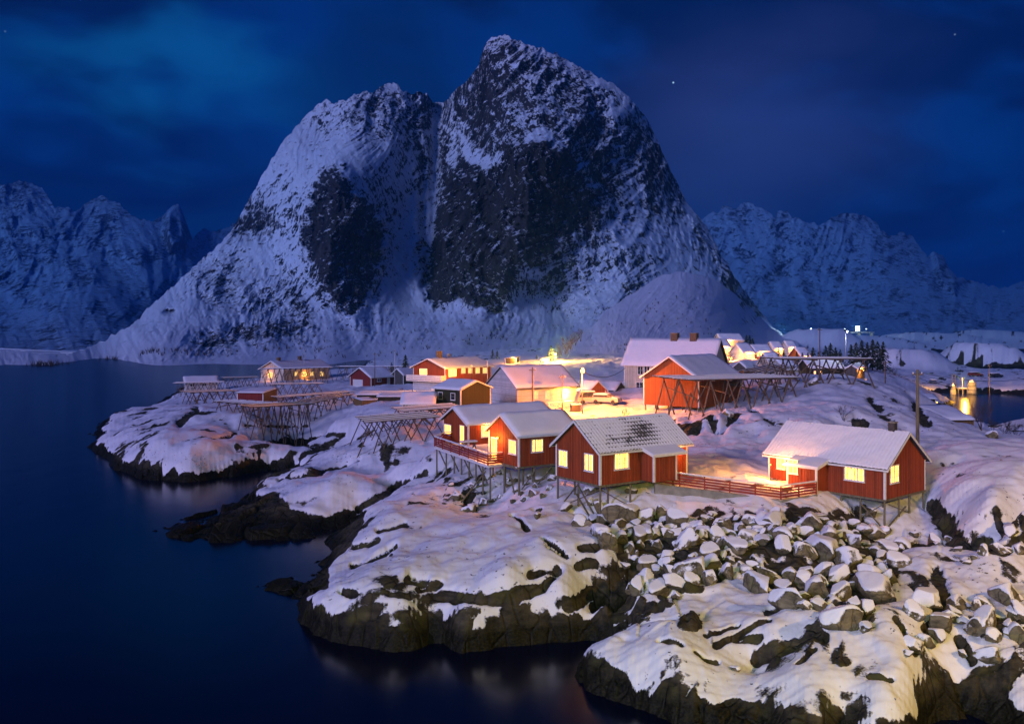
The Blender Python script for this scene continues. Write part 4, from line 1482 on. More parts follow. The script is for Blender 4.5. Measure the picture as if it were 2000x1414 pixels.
MB().bar(poly[0] + Vector((0, 0, -.1)), poly[1] + Vector((0, 0, -.1)), .12, .2).build('rim_board', M_TRIM, dk)
MB().bar(poly[1] + Vector((0, 0, -.1)), poly[2] + Vector((0, 0, -.1)), .12, .2).build('rim_board', M_TRIM, dk)
for f, ins in [(0, .2), (.12, .2), (.24, .2), (.36, .2), (.5, .2), (.64, .2), (.8, .2), (1, .2), (.1, 2.0), (.3, 2.0), (.55, 2.2), (.8, 2.2)]:
    p = poly[1].lerp(poly[2], f) + Vector((ins, ins * .6, 0))
    w = p + o_
    zb = gz(w.x, w.y) - dk_z - .25
    pole_between('stilt', (p.x, p.y, zb), (p.x, p.y, -.18), .085, dk, M_WOOD)
for f in (.05, .3, .55, .8):
    p = poly[1].lerp(poly[2], f)
    q = poly[1].lerp(poly[2], f + .16)
    MB().bar(p + Vector((.2, .1, -1.6)), q + Vector((.2, .1, -.25)), .12, .05).build('brace', M_WOOD, dk)
MB().bar((-0.2, 0.2, -.5), (-2.2, -1.0, -2.9), .1).build('brace', M_WOOD, dk)
point_lamp("deck_lamp_light", B.world(-0.9, B.W - .8, 1.9), 420, (1.0, 0.32, 0.05), 0.1)
tb = empty('table', A.world(-1.6, 1.2, 0.15) + Vector((2.2, -3.5, 0)), 0.5, 'small snow covered picnic table on the raised deck', 'table')
MB().box(-.8, .8, -.35, .35, .68, .74).build('table_top', M_WOOD, tb)
MB().box(-.78, .78, -.33, .33, .744, .86).build('snow_cap', M_SNOW, tb)
for x_ in (-.6, .6):
    MB().bar((x_, -.5, 0), (x_, .25, .68), .08).build('leg', M_WOOD, tb)
    MB().bar((x_, .5, 0), (x_, -.25, .68), .08).build('leg', M_WOOD, tb)

# ---- barn, white houses, village
E = House('barn', 'large weathered orange red boarded barn on short posts on the knoll', (1365, 797), 113, (0.935, 1), (1430, 1257), 3.85, 32, M_REDOLD, 'barn', L=11, over=.4, detail=0, corners=True)
E.stilts([(0.2, .2), (.2, E.W * .3), (.2, E.W * .55), (.2, E.W * .75), (.2, E.W - .2), (2.5, E.W * .4), (2.5, E.W - .3)], top=0, r=.13)

Fh = House('white_house', 'large pale house with two square chimneys behind the orange barn', (1389, 764), 150, (-1, .6), (1219, 1411), 4.6, 46, M_CREAM, 'house', over=.5, snow=.2, Wd=8.2)
for x0 in (1246, 1259, 1285, 1330):
    Fh.window('long', x0, 716, x0 + 9.5, 731, 2, 2, pane=M_GLASS)
Fh.window('gable', 1396, 708, 1401, 718, 2, 2, pane=M_GLASS)
Fh.window('long', 1243, 747, 1256, 760, 2, 2, pane=M_GLASS)
rz_ = Fh.hw + Fh.rise
for x0 in (1294, 1332):
    xx, _ = Fh.hit(x0, 700, 'long')
    Fh.chimney(xx - .8, Fh.W / 2, rz_ - .7, rz_ + 1.1, 1.25, M_BRICK)

G = House('white_house', 'long white house with three lit windows and a bright wall lamp beside the street lamp', (1010, 797), 135, (1.76, 1), (1127, 952), 3.2, 31, M_WHITEB, 'house', over=.35, snow=.2, trim=None)
for x0, x1 in ((1043.5, 1050.5), (1065.5, 1072.5), (1089, 1096.5)):
    G.window('long', x0, 763, x1, 779, 2, 2, pane=M_WIN2)
G.part(MB().box(-.38, G.L + .38, -.42, -.33, G.hw - .36, G.hw - .26), 'gutter', M_DARK)
xx, zz = G.hit(1103, 768, 'long')
G.lamp('long', xx, zz, 2600, dist=.35, color=(1, .36, .04))

Hh = House('olive_house', 'dark olive brown house with two pale framed upper windows left of the white house', (899.7, 804), 125, (-1.076, 1), (848, 958), 3.2, 19, M_OLIVE, 'house', over=.3)
Hh.window('long', 856.5, 766.5, 864, 778.5, 1, 2, pane=M_GLASS)
Hh.window('long', 881, 768.5, 888.5, 780.5, 1, 2, pane=M_GLASS)
Hh.window('long', 855, 796, 862, 801, 2, 1, pane=M_GLASS)
H2 = House('low_annex', 'low dark annex with blue snowy roof and window strip left of the olive house', (786, 806), 124, (1, .02), (846, 790), 1.35, 26, M_OLIVE, 'annex', Wd=5.2, over=.35)
H2.window('long', 792, 791.5, 822, 800, 5, 1, pane=M_GLASS)

I = House('red_house', 'brightly lit two storey red house with white balcony and brick chimney', (869, 770), 180, (0.676, 1), (959, 807), 5.5, 22, M_RED, 'house', over=.6)
I.window('gable', 820, 720.5, 834, 731.5, 3, 1)
I.window('long', 876, 721, 891, 735, 3, 1)
for x0 in (901, 914.5, 929, 943):
    I.window('long', x0, 718.5, x0 + 7.5, 728.5, 2, 1, pane=M_WIN2)
I.chimney(3.4, I.W / 2, I.hw + I.rise - .3, I.hw + I.rise + 1.5, .9)
I.chimney(7.2, I.W / 2 + .4, I.hw + I.rise - .3, I.hw + I.rise + .9, .6, M_METAL, False)
I.part(MB().box(-1.6, -.02, -.3, I.W + .6, 2.55, 2.75), 'balcony_floor', M_TRIM)
m = MB()
for k in range(3):
    z = 2.85 + k * .36
    m.box(-1.62, -1.58, -.3, I.W + .6, z, z + .3)
    m.box(-1.6, 0, -.34, -.30, z, z + .3)
I.part(m, 'balcony_railing', M_TRIM)
I.part(MB().box(-.03, 0, .05, I.W - .05, 0, 2.4), 'lower_wall', M_WHITEB)
I.part(MB().box(3, 4.6, -.04, 0, .0, 2.1), 'garage_door', M_DARK)
point_lamp("yard_lamp_light", px(921, 711, 170), 20000, (1.0, 0.36, 0.04), .2)
yl = empty('lamp_post', Vector((px(921, 711, 170).x, 170, gz(px(921, 711, 170).x, 170))), 0, 'yard lamp glowing before the lit red house', 'lamp')
h_ = px(921, 711, 170).z - yl.location.z
MB().cone(0, h_ - .15, .05, .04, 8).build('lamp_stem', M_DARK, yl)
MB().cone(h_ - .5, h_ - .25, .12, .12, 8).build('lamp_bulb', M_WIN, yl)

J = House('orange_shed', 'small orange shed with snowy roof right behind the street lamp', (1150, 786), 138, (-.6, 1), (1138, 1183), 1.9, 40, M_REDOLD, 'shed', over=.3, L=3.6)
K = House('grey_shed', 'grey shed with snowy roof between the orange shed and the pale house', (1200, 780), 150, (-1, .5), (1184, 1219), 1.7, 25, M_GREY, 'shed', over=.3, L=4)

Lh = House('white_house', 'low white house on the far left with long hipped snow roof behind fish racks', (553.5, 749), 252, (0.547, 1), (651, 510), 4.2, 26, M_CREAM, 'house', over=.7, L=20)
Lh.chimney(2.6, Lh.W * .5, Lh.hw + Lh.rise - .2, Lh.hw + Lh.rise + 1.0, .9)
Lh.chimney(11.5, Lh.W * .5, Lh.hw + Lh.rise - .2, Lh.hw + Lh.rise + 1.2, .9)
for x0 in (575, 590, 606, 625):
    Lh.window('long', x0, 726, x0 + 6, 734, 2, 1, pane=M_WIN2)
Lh.window('gable', 524, 728, 533, 738, 2, 1, pane=M_WIN2)
Lh.lamp('long', 9, 2.2, 380, dist=.6)
Lh.lamp('gable', Lh.W * .6, 2.6, 260, dist=.6)
Mh = House('boathouse', 'small white boathouse at the outer tip of the left headland', (363, 764), 224, (1, .45), (424, 343), 2.2, 26, M_WHITEB, 'boathouse', over=.5, Wd=5.5)
Mh.window('long', 372, 749, 380, 755, 2, 1, pane=M_GLASS)
Mh.window('long', 395, 748, 403, 754, 2, 1, pane=M_GLASS)

Nh = House('red_shed', 'dark red flat roofed shed among the racks with a lit plank end wall', (514, 791), 172, (-1, .16), (463, 545), 2.3, 8, M_DKRED, 'shed', over=.25, shed=.5, snow=.2, Wd=6.5)
Nh.part(MB().prism([(.02, 0), (6.4, 0), (6.4, 2.75), (.02, 2.28)], -.03, -.004), 'end_wall', M_BROWN)
Oh = House('red_garage', 'dark red garage with white gate and small white door on the left shore', (725, 758), 212, (.9, 1), (768, 684), 2.7, 27, M_DKRED, 'garage', over=.5)
Oh.window('gable', 690, 742, 708, 758, 1, 1, pane=M_DOORW, name='garage_gate')
Oh.window('long', 737, 740, 744, 745, 2, 1, pane=M_GLASS)
Oh.window('long', 756.5, 739, 761, 752, 1, 1, pane=M_DOORW, name='door')
Pb = House('plank_box', 'brown plank box shed standing alone on snow', (706.6, 810), 146, (1, .5), (737, 690), 2.3, 5, M_BROWN, 'shed', over=.08, shed=.15, snow=.08, trim=None)
Qh = House('long_shed', 'long low dark shed with snowy roof behind the plank box', (697, 783), 168, (1, -.03), (803, 690), 1.1, 10, M_OLIVE, 'shed', over=.3, shed=.35, Wd=5, snow=.2, trim=None)
Qb = House('store_shed', 'dark lean to store between plank box and blue roofed annex', (738, 795), 150, (1, 0), (790, 738), 1.7, 10, M_OLIVE, 'shed', over=.25, shed=.3, Wd=5, snow=.2, trim=None)

# pale gable far behind on the left of the red house
House('grey_shed', 'pale grey shed half hidden left of the lit red house', (788, 752), 215, (.7, 1), (800, 766), 2.6, 35, M_GREY, 'shed', over=.4, L=7)
# huts at the foot of the mountain
X1 = House('dark_hut', 'dark hut at the mountain foot with yellow lamp on its wall', (1008, 712), 300, (-1, .3), (987, 1012), 2.2, 12, M_OLIVE, 'hut', over=.3, shed=.4, Wd=4)
X1.lamp('long', .6, 1.9, 5000, dist=.5)
X2 = House('white_hut', 'small white hut with lit front at the mountain foot', (1056, 712), 290, (1, .05), (1074, 1052), 1.9, 12, M_WHITEB, 'hut', over=.2, shed=.3, Wd=3, trim=None)
X2.window('long', 1057.5, 704.5, 1063, 709, 2, 1)
X2.lamp('long', 1.6, 1.5, 4200, dist=.5)

# lit town at the right behind the barn
FARH = [
 ('cream_house', 'cream house glowing with lit windows right of the pale gable, far back', (1406, 693), 270, (1, .2), (1427, 1400), 2.4, 32, M_CREAM, [(1409, 683, 1413, 689), (1416, 683, 1421, 689), (1423, 682, 1426, 688)], M_WIN, 2500),
 ('pink_house', 'narrow gabled pink house with two dark attic windows in the far town', (1449, 694), 285, (.5, 1), (1466, 1430), 2.4, 42, M_WHITEB, [], M_WIN2, 2200),
 ('small_house', 'small far house with three glowing windows below the pink gable', (1452, 703), 240, (1, .3), (1474, 1448), 1.9, 35, M_WHITEB, [(1455, 694, 1459, 699), (1463, 693, 1467, 698)], M_WIN, 1500),
 ('orange_house', 'orange lit far house before a row of conifers', (1477, 703), 255, (1, .1), (1508, 1472), 2.3, 30, M_REDOLD, [(1478.5, 691, 1482, 696), (1486, 691, 1490, 696), (1497, 691, 1501, 696)], M_WIN, 2600),
 ('grey_house', 'grey gabled house with snow roof in shadow right of the barn ridge', (1456, 735), 185, (.9, 1), (1476, 1434), 2.0, 38, M_GREY, [], M_GLASS, 0),
 ('white_house', 'white gabled house lit bright yellow behind the barn racks', (1505, 737), 195, (1, .1), (1526, 1501), 2.9, 35, M_CREAM, [(1508, 722, 1513, 730)], M_WIN, 4200),
 ('green_shed', 'pale green shed between the two big fish racks', (1536, 738), 188, (1, .35), (1561, 1527), 1.9, 30, M_CREAM, [], M_GLASS, 0),
 ('long_store', 'long dark store with snow roof behind the upper rack posts', (1583, 737), 178, (1, .02), (1648, 1578), 2.0, 24, M_OLIVE, [(1590, 725, 1593, 730), (1602, 725, 1605, 730)], M_WIN, 0),
 ('yellow_house', 'small yellow lit house highest on the far slope behind the pale gable', (1409, 676), 330, (1, .2), (1424, 1404), 2.2, 34, M_CREAM, [(1411, 668, 1415, 672)], M_WIN, 2200),
 ('small_house', 'tiny far house with two lamps right of the orange lit house', (1512, 694), 300, (1, .1), (1530, 1508), 2.2, 34, M_WHITEB, [(1515, 685, 1519, 689), (1523, 685, 1527, 689)], M_WIN, 2400),
 ('small_house', 'tiny far white house left of the lit conifers', (1540, 690), 330, (1, .1), (1556, 1536), 2.2, 34, M_WHITEB, [(1543, 682, 1547, 686)], M_WIN, 1800),
 ('small_house', 'small dim house between the conifers and the high rack', (1566, 712), 240, (1, .2), (1584, 1562), 2.2, 34, M_REDOLD, [(1570, 702, 1574, 707), (1577, 702, 1581, 707)], M_WIN, 1500),
 ('plank_house', 'brown plank gabled store with yellow lit side wall behind the rack', (1674, 739), 172, (.6, 1), (1684, 1653), 2.0, 30, M_GREY, [], M_GLASS, 1400),
]
for (nm, lb, cn_, dd, dr, en, hw_, pt, wm, wins, pm, pw) in FARH:
    pw = pw * 1.1
    h = House(nm, lb, cn_, dd, dr, en, hw_, pt, wm, 'house', over=.35, snow=.2, corners=False, L=None if en[0] - cn_[0] > 15 else 9, Wd=7.0 if dr[1] < .4 else None)
    for w4 in wins:
        h.window('long', *w4, 2, 1, pane=pm)
    if nm == 'pink_house':
        h.window('gable', 1434, 684, 1437, 688, 1, 1, pane=M_GLASS)
        h.window('gable', 1442, 684, 1445, 688, 1, 1, pane=M_GLASS)
    if pw:
        h.lamp('long', min(3.0, h.L * .5), hw_ * .75, pw, dist=.7)

# ------------------------------------------------------------------ stockfish racks
def rack(label, a, b, wd, nb, nr, spread=1.1, r=.07, h=None, group='stockfish drying racks', lean=1.0, snow=True):
    """a, b = picture position and distance of the two ends of the top rail"""
    pa, pb = px(*a), px(*b)
    if h:
        for p in (pa, pb):
            p.z = gz(p.x, p.y) + h
    ax = (pb.xy - pa.xy)
    L_ = ax.length
    ax = Vector((ax.x / L_, ax.y / L_, 0))
    sd_ = Vector((-ax.y, ax.x, 0))
    if sd_.y < 0:
        sd_ = -sd_
    rt = empty('fish_rack', pa, 0, label, 'fish rack', group)

    def W_(t, s, z=0.0):
        """point along the rack t (0..1), across s (0..1), z above the top line; in root space"""
        return (pb - pa) * t + sd_ * (s * wd) + Vector((0, 0, z))

    def ground(v):
        w = v + pa
        return gz(w.x, w.y) - pa.z - .15

    for k in range(nb):
        t = (k + .5) / nb + rnd.uniform(-.15, .15) / nb
        for s in ((0.03, .97) if (wd < 7.5 or k % 2) else (0.03, .5, .97)):
            top = W_(t, s)
            sp = spread * rnd.uniform(.75, 1.25)
            for q in (-1, 1):
                ft = top + ax * (q * sp) + sd_ * (rnd.uniform(-.5, .5) * lean)
                ft.z = ground(ft)
                pole_between('leg', ft, top - ax * (q * .16) + Vector((0, 0, .18)), r, rt, M_POLE)
        pole_between('cross_beam', W_(t, -.08), W_(t, 1.08), r, rt, M_POLE)
        if k % 2 == 0:
            lo = W_(t, 0.0, 0)
            gh = ground(lo)
            pole_between('brace', W_(t, 0.0, gh * .55), W_(t + .9 / nb, .1, -.1), r * .8, rt, M_POLE)
            pole_between('brace', W_(t, .05, gh * .45), W_(t, .95, gh * .25), r * .8, rt, M_POLE)
    sm = MB()
    for j in range(nr):
        s = j / (nr - 1)
        e0, e1_ = -rnd.uniform(.0, .03), 1 + rnd.uniform(.0, .03)
        z = .12 + rnd.uniform(-.03, .05)
        pole_between('rail', W_(e0, s, z), W_(e1_, s + rnd.uniform(-.02, .02), z), r * .85, rt, M_POLE)
        if snow:
            p0, p1 = W_(e0, s, z + r * .9), W_(e1_, s, z + r * .9)
            sm.bar(p0, p1, r * 1.4, .05)
    if snow:
        sm.build('rail_snow', M_SNOW, rt)
    return rt


rack('fish rack by the white boathouse at the tip of the headland', (338, 750, 212), (432, 748, 214), 5, 6, 5)
rack('fish rack just in front of the boathouse, reaching toward the red shed', (368, 768, 168), (466, 765, 174), 5, 6, 5, r=.08)
rack('front rack left of the red shed standing on the open snow slope', (418, 785, 140), (520, 793, 133), 4, 6, 5, r=.08)
rack('tall jumbled rack before the red shed, legs over a dark ledge', (498, 797, 126), (612, 790, 134), 4, 6, 6, r=.08)
rack('rack right of the red shed lit warm from the lane', (546, 778, 152), (690, 767, 160), 4, 8, 5, r=.08)
rack('small golden lit rack behind the lit end wall of the red shed', (530, 752, 190), (632, 750, 194), 4, 6, 4)
rack('long dark rack crossing in front of the far white house', (506, 722, 236), (640, 719, 236), 6, 12, 6)
rack('rack running behind the dark red garage to the lit red house', (655, 717, 250), (800, 717, 246), 5, 9, 5)
rack('low rack over the water left of the far white house', (436, 739, 226), (504, 737, 230), 4, 5, 4)
rack('rack beside the plank box reaching over the lane', (596, 792, 140), (690, 771, 152), 4, 6, 5, r=.08)
rack('rack on open snow left of the raised deck, long thin legs', (716, 827, 101), (858, 816, 104), 7, 7, 8, r=.075, spread=1.3)
rack('flat snowy rack in front of the olive house', (788, 806, 113), (906, 797, 116), 6, 6, 8, r=.075)
rack('large snow topped rack before the orange barn', (1345, 744, 105), (1563, 739, 111), 8, 7, 16, r=.10, spread=1.5)
rack('high snow topped rack on the ridge at right', (1533, 703, 119), (1703, 703, 121), 8, 4, 16, r=.11, spread=1.6)
rack('short leaning rack between barn and upper rack', (1500, 730, 128), (1560, 716, 134), 5, 3, 6, r=.09)


# ------------------------------------------------------------------ poles, lamps, wires
def post(name, label, x, ytop, d, r=.1, mat=M_POLE, cat='pole', arm=0, group=None, cross=True):
    tp = px(x, ytop, d)
    g = gz(tp.x, tp.y)
    rt = empty(name, (tp.x, tp.y, g), 0, label, cat, group)
    h = tp.z - g
    MB().cone(-.3, h, r, r * .75, 10).build('shaft', mat, rt, True)
    if cross:
        MB().box(-.5, .5, -.05, .05, h - .5, h - .38).build('cross_arm', M_POLE, rt)
        for q in (-.4, 0, .4):
            MB().cone(h - .38, h - .22, .05, .04, 7, q, 0).build('insulator', M_TRIM, rt)
    return rt, h


def wire(label, a, b, sag, r=.02):
    a, b = Vector(a), Vector(b)
    pts = [(a.lerp(b, i / 14) - Vector((0, 0, sag * 4 * (i / 14) * (1 - i / 14)))) for i in range(15)]
    o = MB().tube([p - a for p in pts], r, 4).build('power_cable', M_DARK)
    o.location = a
    tag(o, label, 'cable')
    return o


up, uh = post('utility_pole', 'tall bare utility pole just behind the right cabin', 1792, 722, 80, .17, M_WOOD, 'pole')
post('utility_pole', 'thin dark pole on the far side of the ridge, left of the pink snow slope', 1729, 704, 150, .12)
p1, _ = post('utility_pole', 'dark pole in front of the long white house', 1040, 717, 122, .12)
post('utility_pole', 'slim pole beside the lit windows of the long white house', 1098, 731, 128, .09)
post('utility_pole', 'tall dark pole rising among the conifers at right', 1601, 640, 172, .14)
post('flagpole', 'white flagpole left of the lit red house', 771, 683, 205, .06, M_TRIM, 'flagpole', cross=False)
post('utility_pole', 'pole standing behind the dark red garage', 732, 688, 208, .10)
post('flagpole', 'thin white flagpole behind the far white house', 594, 682, 262, .07, M_TRIM, 'flagpole', cross=False)
post('flagpole', 'white flagpole by the right end of the lit red house', 952, 704, 182, .05, M_TRIM, 'flagpole', cross=False)
post('flagpole', 'short white mast above the lit roof end', 938, 690, 200, .05, M_TRIM, 'flagpole', cross=False)
post('utility_pole', 'pole beside the cove at far right', 1933, 712, 240, .12)
wire('power cable from the utility pole to the right across the cove', px(1792, 726, 80), px(2040, 732, 100), .8)
wire('power cable from the utility pole back to the ridge pole', px(1792, 726, 80), px(1729, 708, 150), 1.2)
wire('lower cable from the utility pole to the right', px(1792, 738, 80), px(2040, 752, 100), 1.0)
wire('thick cable from the street lamp to the pale house eave', px(1140, 727, 124), px(1221, 719, 150), 1.1, .05)
wire('thin cable from white house pole to the pale house', px(1098, 732, 128), px(1221, 743, 150), .5)
wire('thin cable from the ridge pole across pink snow', px(1640, 742, 140), px(1729, 712, 150), .9)


def street_lamp(label, x, y, d, power, color, bulb, r=.07, rad=.3, head=.28, group=None):
    tp = px(x, y, d)
    g = gz(tp.x, tp.y)
    rt = empty('street_lamp', (tp.x, tp.y, g), 0, label, 'street lamp', group)
    h = tp.z - g
    MB().cone(-.3, h + .25, r, r * .7, 10).build('shaft', M_METAL, rt, True)
    MB().tube([(0, 0, h + .2), (0, -.3, h + .32), (0, -.7, h + .28)], [.035, .035, .03], 6).build('arm', M_METAL, rt)
    MB().prism([(-.95, h + .10), (-.55, h + .10), (-.6, h + .30), (-.9, h + .27)], -.14, .14).build('lamp_head', M_METAL, rt)
    bm_ = bmesh.new()
    bmesh.ops.create_uvsphere(bm_, u_segments=14, v_segments=8, radius=head)
    me_ = bpy.data.meshes.new('lamp_globe')
    bm_.to_mesh(me_)
    bm_.free()
    me_.materials.append(bulb)
    inst('lamp_globe', me_, rt, (0, -.75, h - head * .55))
    point_lamp("street_lamp_light", (tp.x, tp.y - 1.1, tp.z - head), power, color, rad)
    return rt


street_lamp('blazing orange street lamp beside the long white house', 1137, 722, 123, 44000, (1.0, 0.25, 0.02), M_BULB, head=.30)
street_lamp('small street lamp in the far town beside the pink house', 1427, 699, 240, 6500, (1.0, 0.34, 0.05), M_BULB, head=.25)
street_lamp('street lamp over the lane at the orange lit far house', 1518, 713, 205, 9000, (1.0, 0.34, 0.05), M_BULB, head=.25)
street_lamp('tall white floodlight pole above the conifers', 1652, 648, 180, 900, (0.8, 0.85, 1.0), M_BULBW, head=.12)
# far bridge lights
b0 = empty('far_bridge', px(1630, 647, 900), 0, 'distant low road bridge with white lights along it', 'bridge')
MB().box(-32, 40, -3, 3, -1.6, -.8).build('deck', M_CONC, b0)
for k in range(6):
    MB().box(-28 + k * 13, -26 + k * 13, -2, 2, -20, -1.6).build('pier', M_CONC, b0)
for k, (x, y, rr) in enumerate([(1584, 643, .8), (1618, 645, .35), (1628, 644.5, .35), (1640, 644, .45), (1650, 643, .5), (1675, 642, 2.4), (1692, 642.5, .35)]):
    q = px(x, y, 890)
    s_ = empty('bridge_light', q, 0, ['bluish white lamp at the left end of the far bridge', 'first small lamp along the far bridge', 'second small lamp along the far bridge', 'third small lamp on the far bridge', 'fourth lamp on the far bridge beside the floodlight', 'largest blinding white floodlight on the far bridge', 'faint lamp right of the blinding floodlight'][k], 'lamp')
    MB().cone(-3, -rr, .12, .1, 6).build('lamp_mast', M_METAL, s_)
    MB().cone(-rr, rr, rr * .8, rr * .8, 10).build('lamp_glass', M_BULBW, s_, True)
point_lamp("bridge_floodlight", px(1675, 640, 880), 14000, (.75, .85, 1.0), 1.0)
point_lamp("bridge_floodlight", px(1530, 646, 980), 30000, (.75, .85, 1.0), 1.0)

# ------------------------------------------------------------------ vehicles by the white house
def car(label, x, y, d, rz, body_mat, van=False, group=None):
    p = px(x, y, d)
    p.z = gz(p.x, p.y)
    rt = empty('parked_car', p, rz, label, 'car', group)
    L_, w, h = 4.4, 0.88, (1.9 if van else 1.45)
    prof = [(-2.2, .35), (2.2, .35), (2.2, .8), (1.9, .92), (1.1, 1.0), (.5, h - .05), (-.3, h), (-1.7, h - (.03 if van else .12)), (-2.15, 1.0), (-2.22, .6)]
    MB().prism(prof, -w, w, 'y').build('body', body_mat, rt)
    win = [(1.0, 1.03), (.48, h - .12), (-1.6, h - .18), (-1.95, 1.03)]
    for sg in (-1, 1):
        MB().prism(win, sg * (w + .004), sg * (w + .016), 'y').build('side_window', M_GLASS, rt)
    MB().prism([(.56, h - .03), (-.3, h + .01), (-1.75, h - .08), (-1.7, h + .10), (-.3, h + .18), (.45, h + .10)], -w + .05, w - .05, 'y').build('roof_snow', M_SNOW, rt)
    MB().prism([(1.15, 1.01), (2.1, .86), (2.1, .95), (1.2, 1.12)], -w + .06, w - .06, 'y').build('bonnet_snow', M_SNOW, rt)
    for xx in (-1.35, 1.4):
        for sg in (-1, 1):
            m = MB()
            n = 14
            for q in range(1):
                va = [(xx + .33 * math.cos(2 * math.pi * k / n), sg * (w - .18), .33 + .33 * math.sin(2 * math.pi * k / n)) for k in range(n)]
                vb = [(a, sg * (w + .03), c) for a, b, c in va]
                m.add(va + vb, [tuple(range(n)), tuple(range(n, 2 * n))] + [(k, (k + 1) % n, n + (k + 1) % n, n + k) for k in range(n)])
            m.build('wheel', M_DARK, rt)
    for sg in (-.6, .6):
        MB().box(2.19, 2.23, sg - .15, sg + .15, .62, .76).build('headlight', M_TRIM, rt)
    return rt


M_CARY = simple("pale_car_paint", (0.45, 0.40, 0.30), 0.35, 0.05)
M_CARB = simple("dark_blue_car_paint", (0.03, 0.05, 0.10), 0.35, 0.05)
M_CARR = simple("dark_red_car_paint", (0.16, 0.03, 0.02), 0.35, 0.05)
car('pale van parked under the blazing street lamp', 1153, 790, 132, .15, M_CARY, True)
car('small snow dusted car parked right of the pale van', 1184, 792, 131, -.5, M_CARY)
car('dark blue snow topped car by the cove', 1822, 750, 265, 1.2, M_CARB)
car('dark red car under snow beyond the yellow lit quay', 1905, 737, 290, .1, M_CARR)
car('low dark car far behind the cove at the right', 1945, 738, 285, .3, M_DARK)
# bin and garden fence by the white house
bn = empty('waste_bin', Vector((px(1124, 797, 126).x, 126, gz(px(1124, 797, 126).x, 126))), .2, 'grey box bin at the corner of the white house yard', 'bin')
MB().box(-.7, .7, -.45, .45, 0, 1.05).build('bin_body', M_GREY, bn)
MB().box(-.74, .74, -.49, .49, 1.05, 1.2).build('bin_lid', M_SNOW, bn)
ga, gb = px(1072, 795, 126), px(1132, 784, 131)
gf = empty('garden_fence', (ga.x, ga.y, gz(ga.x, ga.y)), 0, 'low yellow lit rail fence in front of the white house', 'fence')
v_ = Vector((gb.x - ga.x, gb.y - ga.y, gz(gb.x, gb.y) - gz(ga.x, ga.y)))
for k in range(5):
    q = v_ * (k / 4)
    MB().box(q.x - .05, q.x + .05, q.y - .05, q.y + .05, q.z - .1, q.z + 1).build('fence_post', M_TRIM, gf)
for z in (.35, .65, .95):
    MB().bar(Vector((0, -.07, z)), v_ + Vector((0, -.07, z)), .04, .1).build('rail', M_TRIM, gf)

# ------------------------------------------------------------------ the cove at the right
def quay_pillar(label, x0, x1, yt, yb, d, top=.45):
    xm = (x0 + x1) / 2
    p = px(xm, yb, d)
    p.z = gz(p.x, p.y) - .3
    w = (x1 - x0) / 2 / FPX * d
    h = (yb - yt) / FPX * d + .3
    rt = empty('quay_pillar', p, .4, label, 'pillar')
    MB().cone(0, h * .55, w, w * .8, 12).build('pillar_base', M_CONC, rt, True)
    MB().cone(h * .55, h * .85, w * .8, w * top, 12).build('pillar_neck', M_CONC, rt, True)
    MB().cone(h * .85, h, w * .5, w * .15, 12).build('snow_cap', M_SNOW, rt, True)
    return rt


quay_pillar('slim yellow lit stone pillar at the cove edge', 1855, 1868, 741, 765, 245)
quay_pillar('broad yellow lit stone pillar at the cove edge', 1888, 1908, 739, 766, 245, .7)
qd = empty('small_quay', px(1878, 757, 247), 0, 'low snowy quay between the two yellow lit pillars', 'quay')
MB().box(-1.6, 1.5, -1, 1.6, -.5, -.2).build('quay_deck', M_WOOD, qd)
MB().box(-1.6, 1.5, -1, 1.6, -.197, .0).build('quay_snow', M_SNOW, qd)
for x_ in (-1.3, 0, 1.2):
    MB().box(x_ - .12, x_ + .12, -.9, -.7, -2.2, -.5).build('leg', M_WOOD, qd)
q_ = px(1885, 741, 238)
point_lamp("quay_lamp_light", q_, 14000, (1.0, 0.42, 0.03), .2)
ql = empty('lamp_post', (q_.x + .3, q_.y + 2, gz(q_.x + .3, q_.y + 2)), 0, 'short quay lamp between the yellow lit pillars', 'lamp')
h_ = max(1.0, q_.z - ql.location.z)
MB().cone(0, h_, .06, .05, 8).build('lamp_stem', M_METAL, ql)
MB().cone(h_, h_ + .3, .16, .12, 8).build('lamp_bulb', M_WIN, ql)
for k, (x0, yt) in enumerate([(1860, 730), (1866, 730)]):
    post('mooring_post', ['left of two short posts behind the slim pillar', 'right of two short posts behind the slim pillar'][k], x0, yt, 262, .25, M_CONC, 'post', cross=False)

# sheds at the cove
S1 = House('shore_shed', 'low shore shed under a thick tilted snow roof beside the cove', (1843, 838), 118, (1, .12), (1902, 1838), 1.2, 10, M_BROWN, 'shed', over=.35, shed=1.3, Wd=6, snow=.3, trim=None)
S2 = House('dark_shed', 'dark shed with a small bright door lamp above the cove', (1828, 800), 150, (-1, .3), (1806, 1838), 1.8, 20, M_OLIVE, 'shed', over=.4, shed=.5, Wd=4, L=3)
S2.lamp('gable', .8, 1.2, 300, dist=.3, color=(1, .7, .5))


# ------------------------------------------------------------------ trees
def conifer_mesh(seed, h=6.0):
    r = random.Random(seed)
    m = MB()
    n = 260
    for i in range(n):
        f = r.random() ** .8
        z = h * (.10 + .88 * f)
        R = h * .24 * (1 - f) ** .8 * r.uniform(.45, 1.12) + .05
        a = r.uniform(0, 2 * math.pi)
        c = Vector((math.cos(a) * R, math.sin(a) * R, z - R * .25))
        s = r.uniform(.25, .55) * (h / 6) * (1.1 - f * .6)
        d = Vector((math.cos(a), math.sin(a), -.5)).normalized()
        e = Vector((-math.sin(a), math.cos(a), r.uniform(-.3, .3)))
        m.add([c - e * s * .5, c + d * s, c + e * s * .5, c - d * s * .9 + Vector((0, 0, s * .3))], [(0, 1, 2, 3)])
    return m.mesh('crown', M_NEEDLE), MB().cone(0, h * .85, h * .025, h * .006, 6).mesh('trunk', M_BARK)


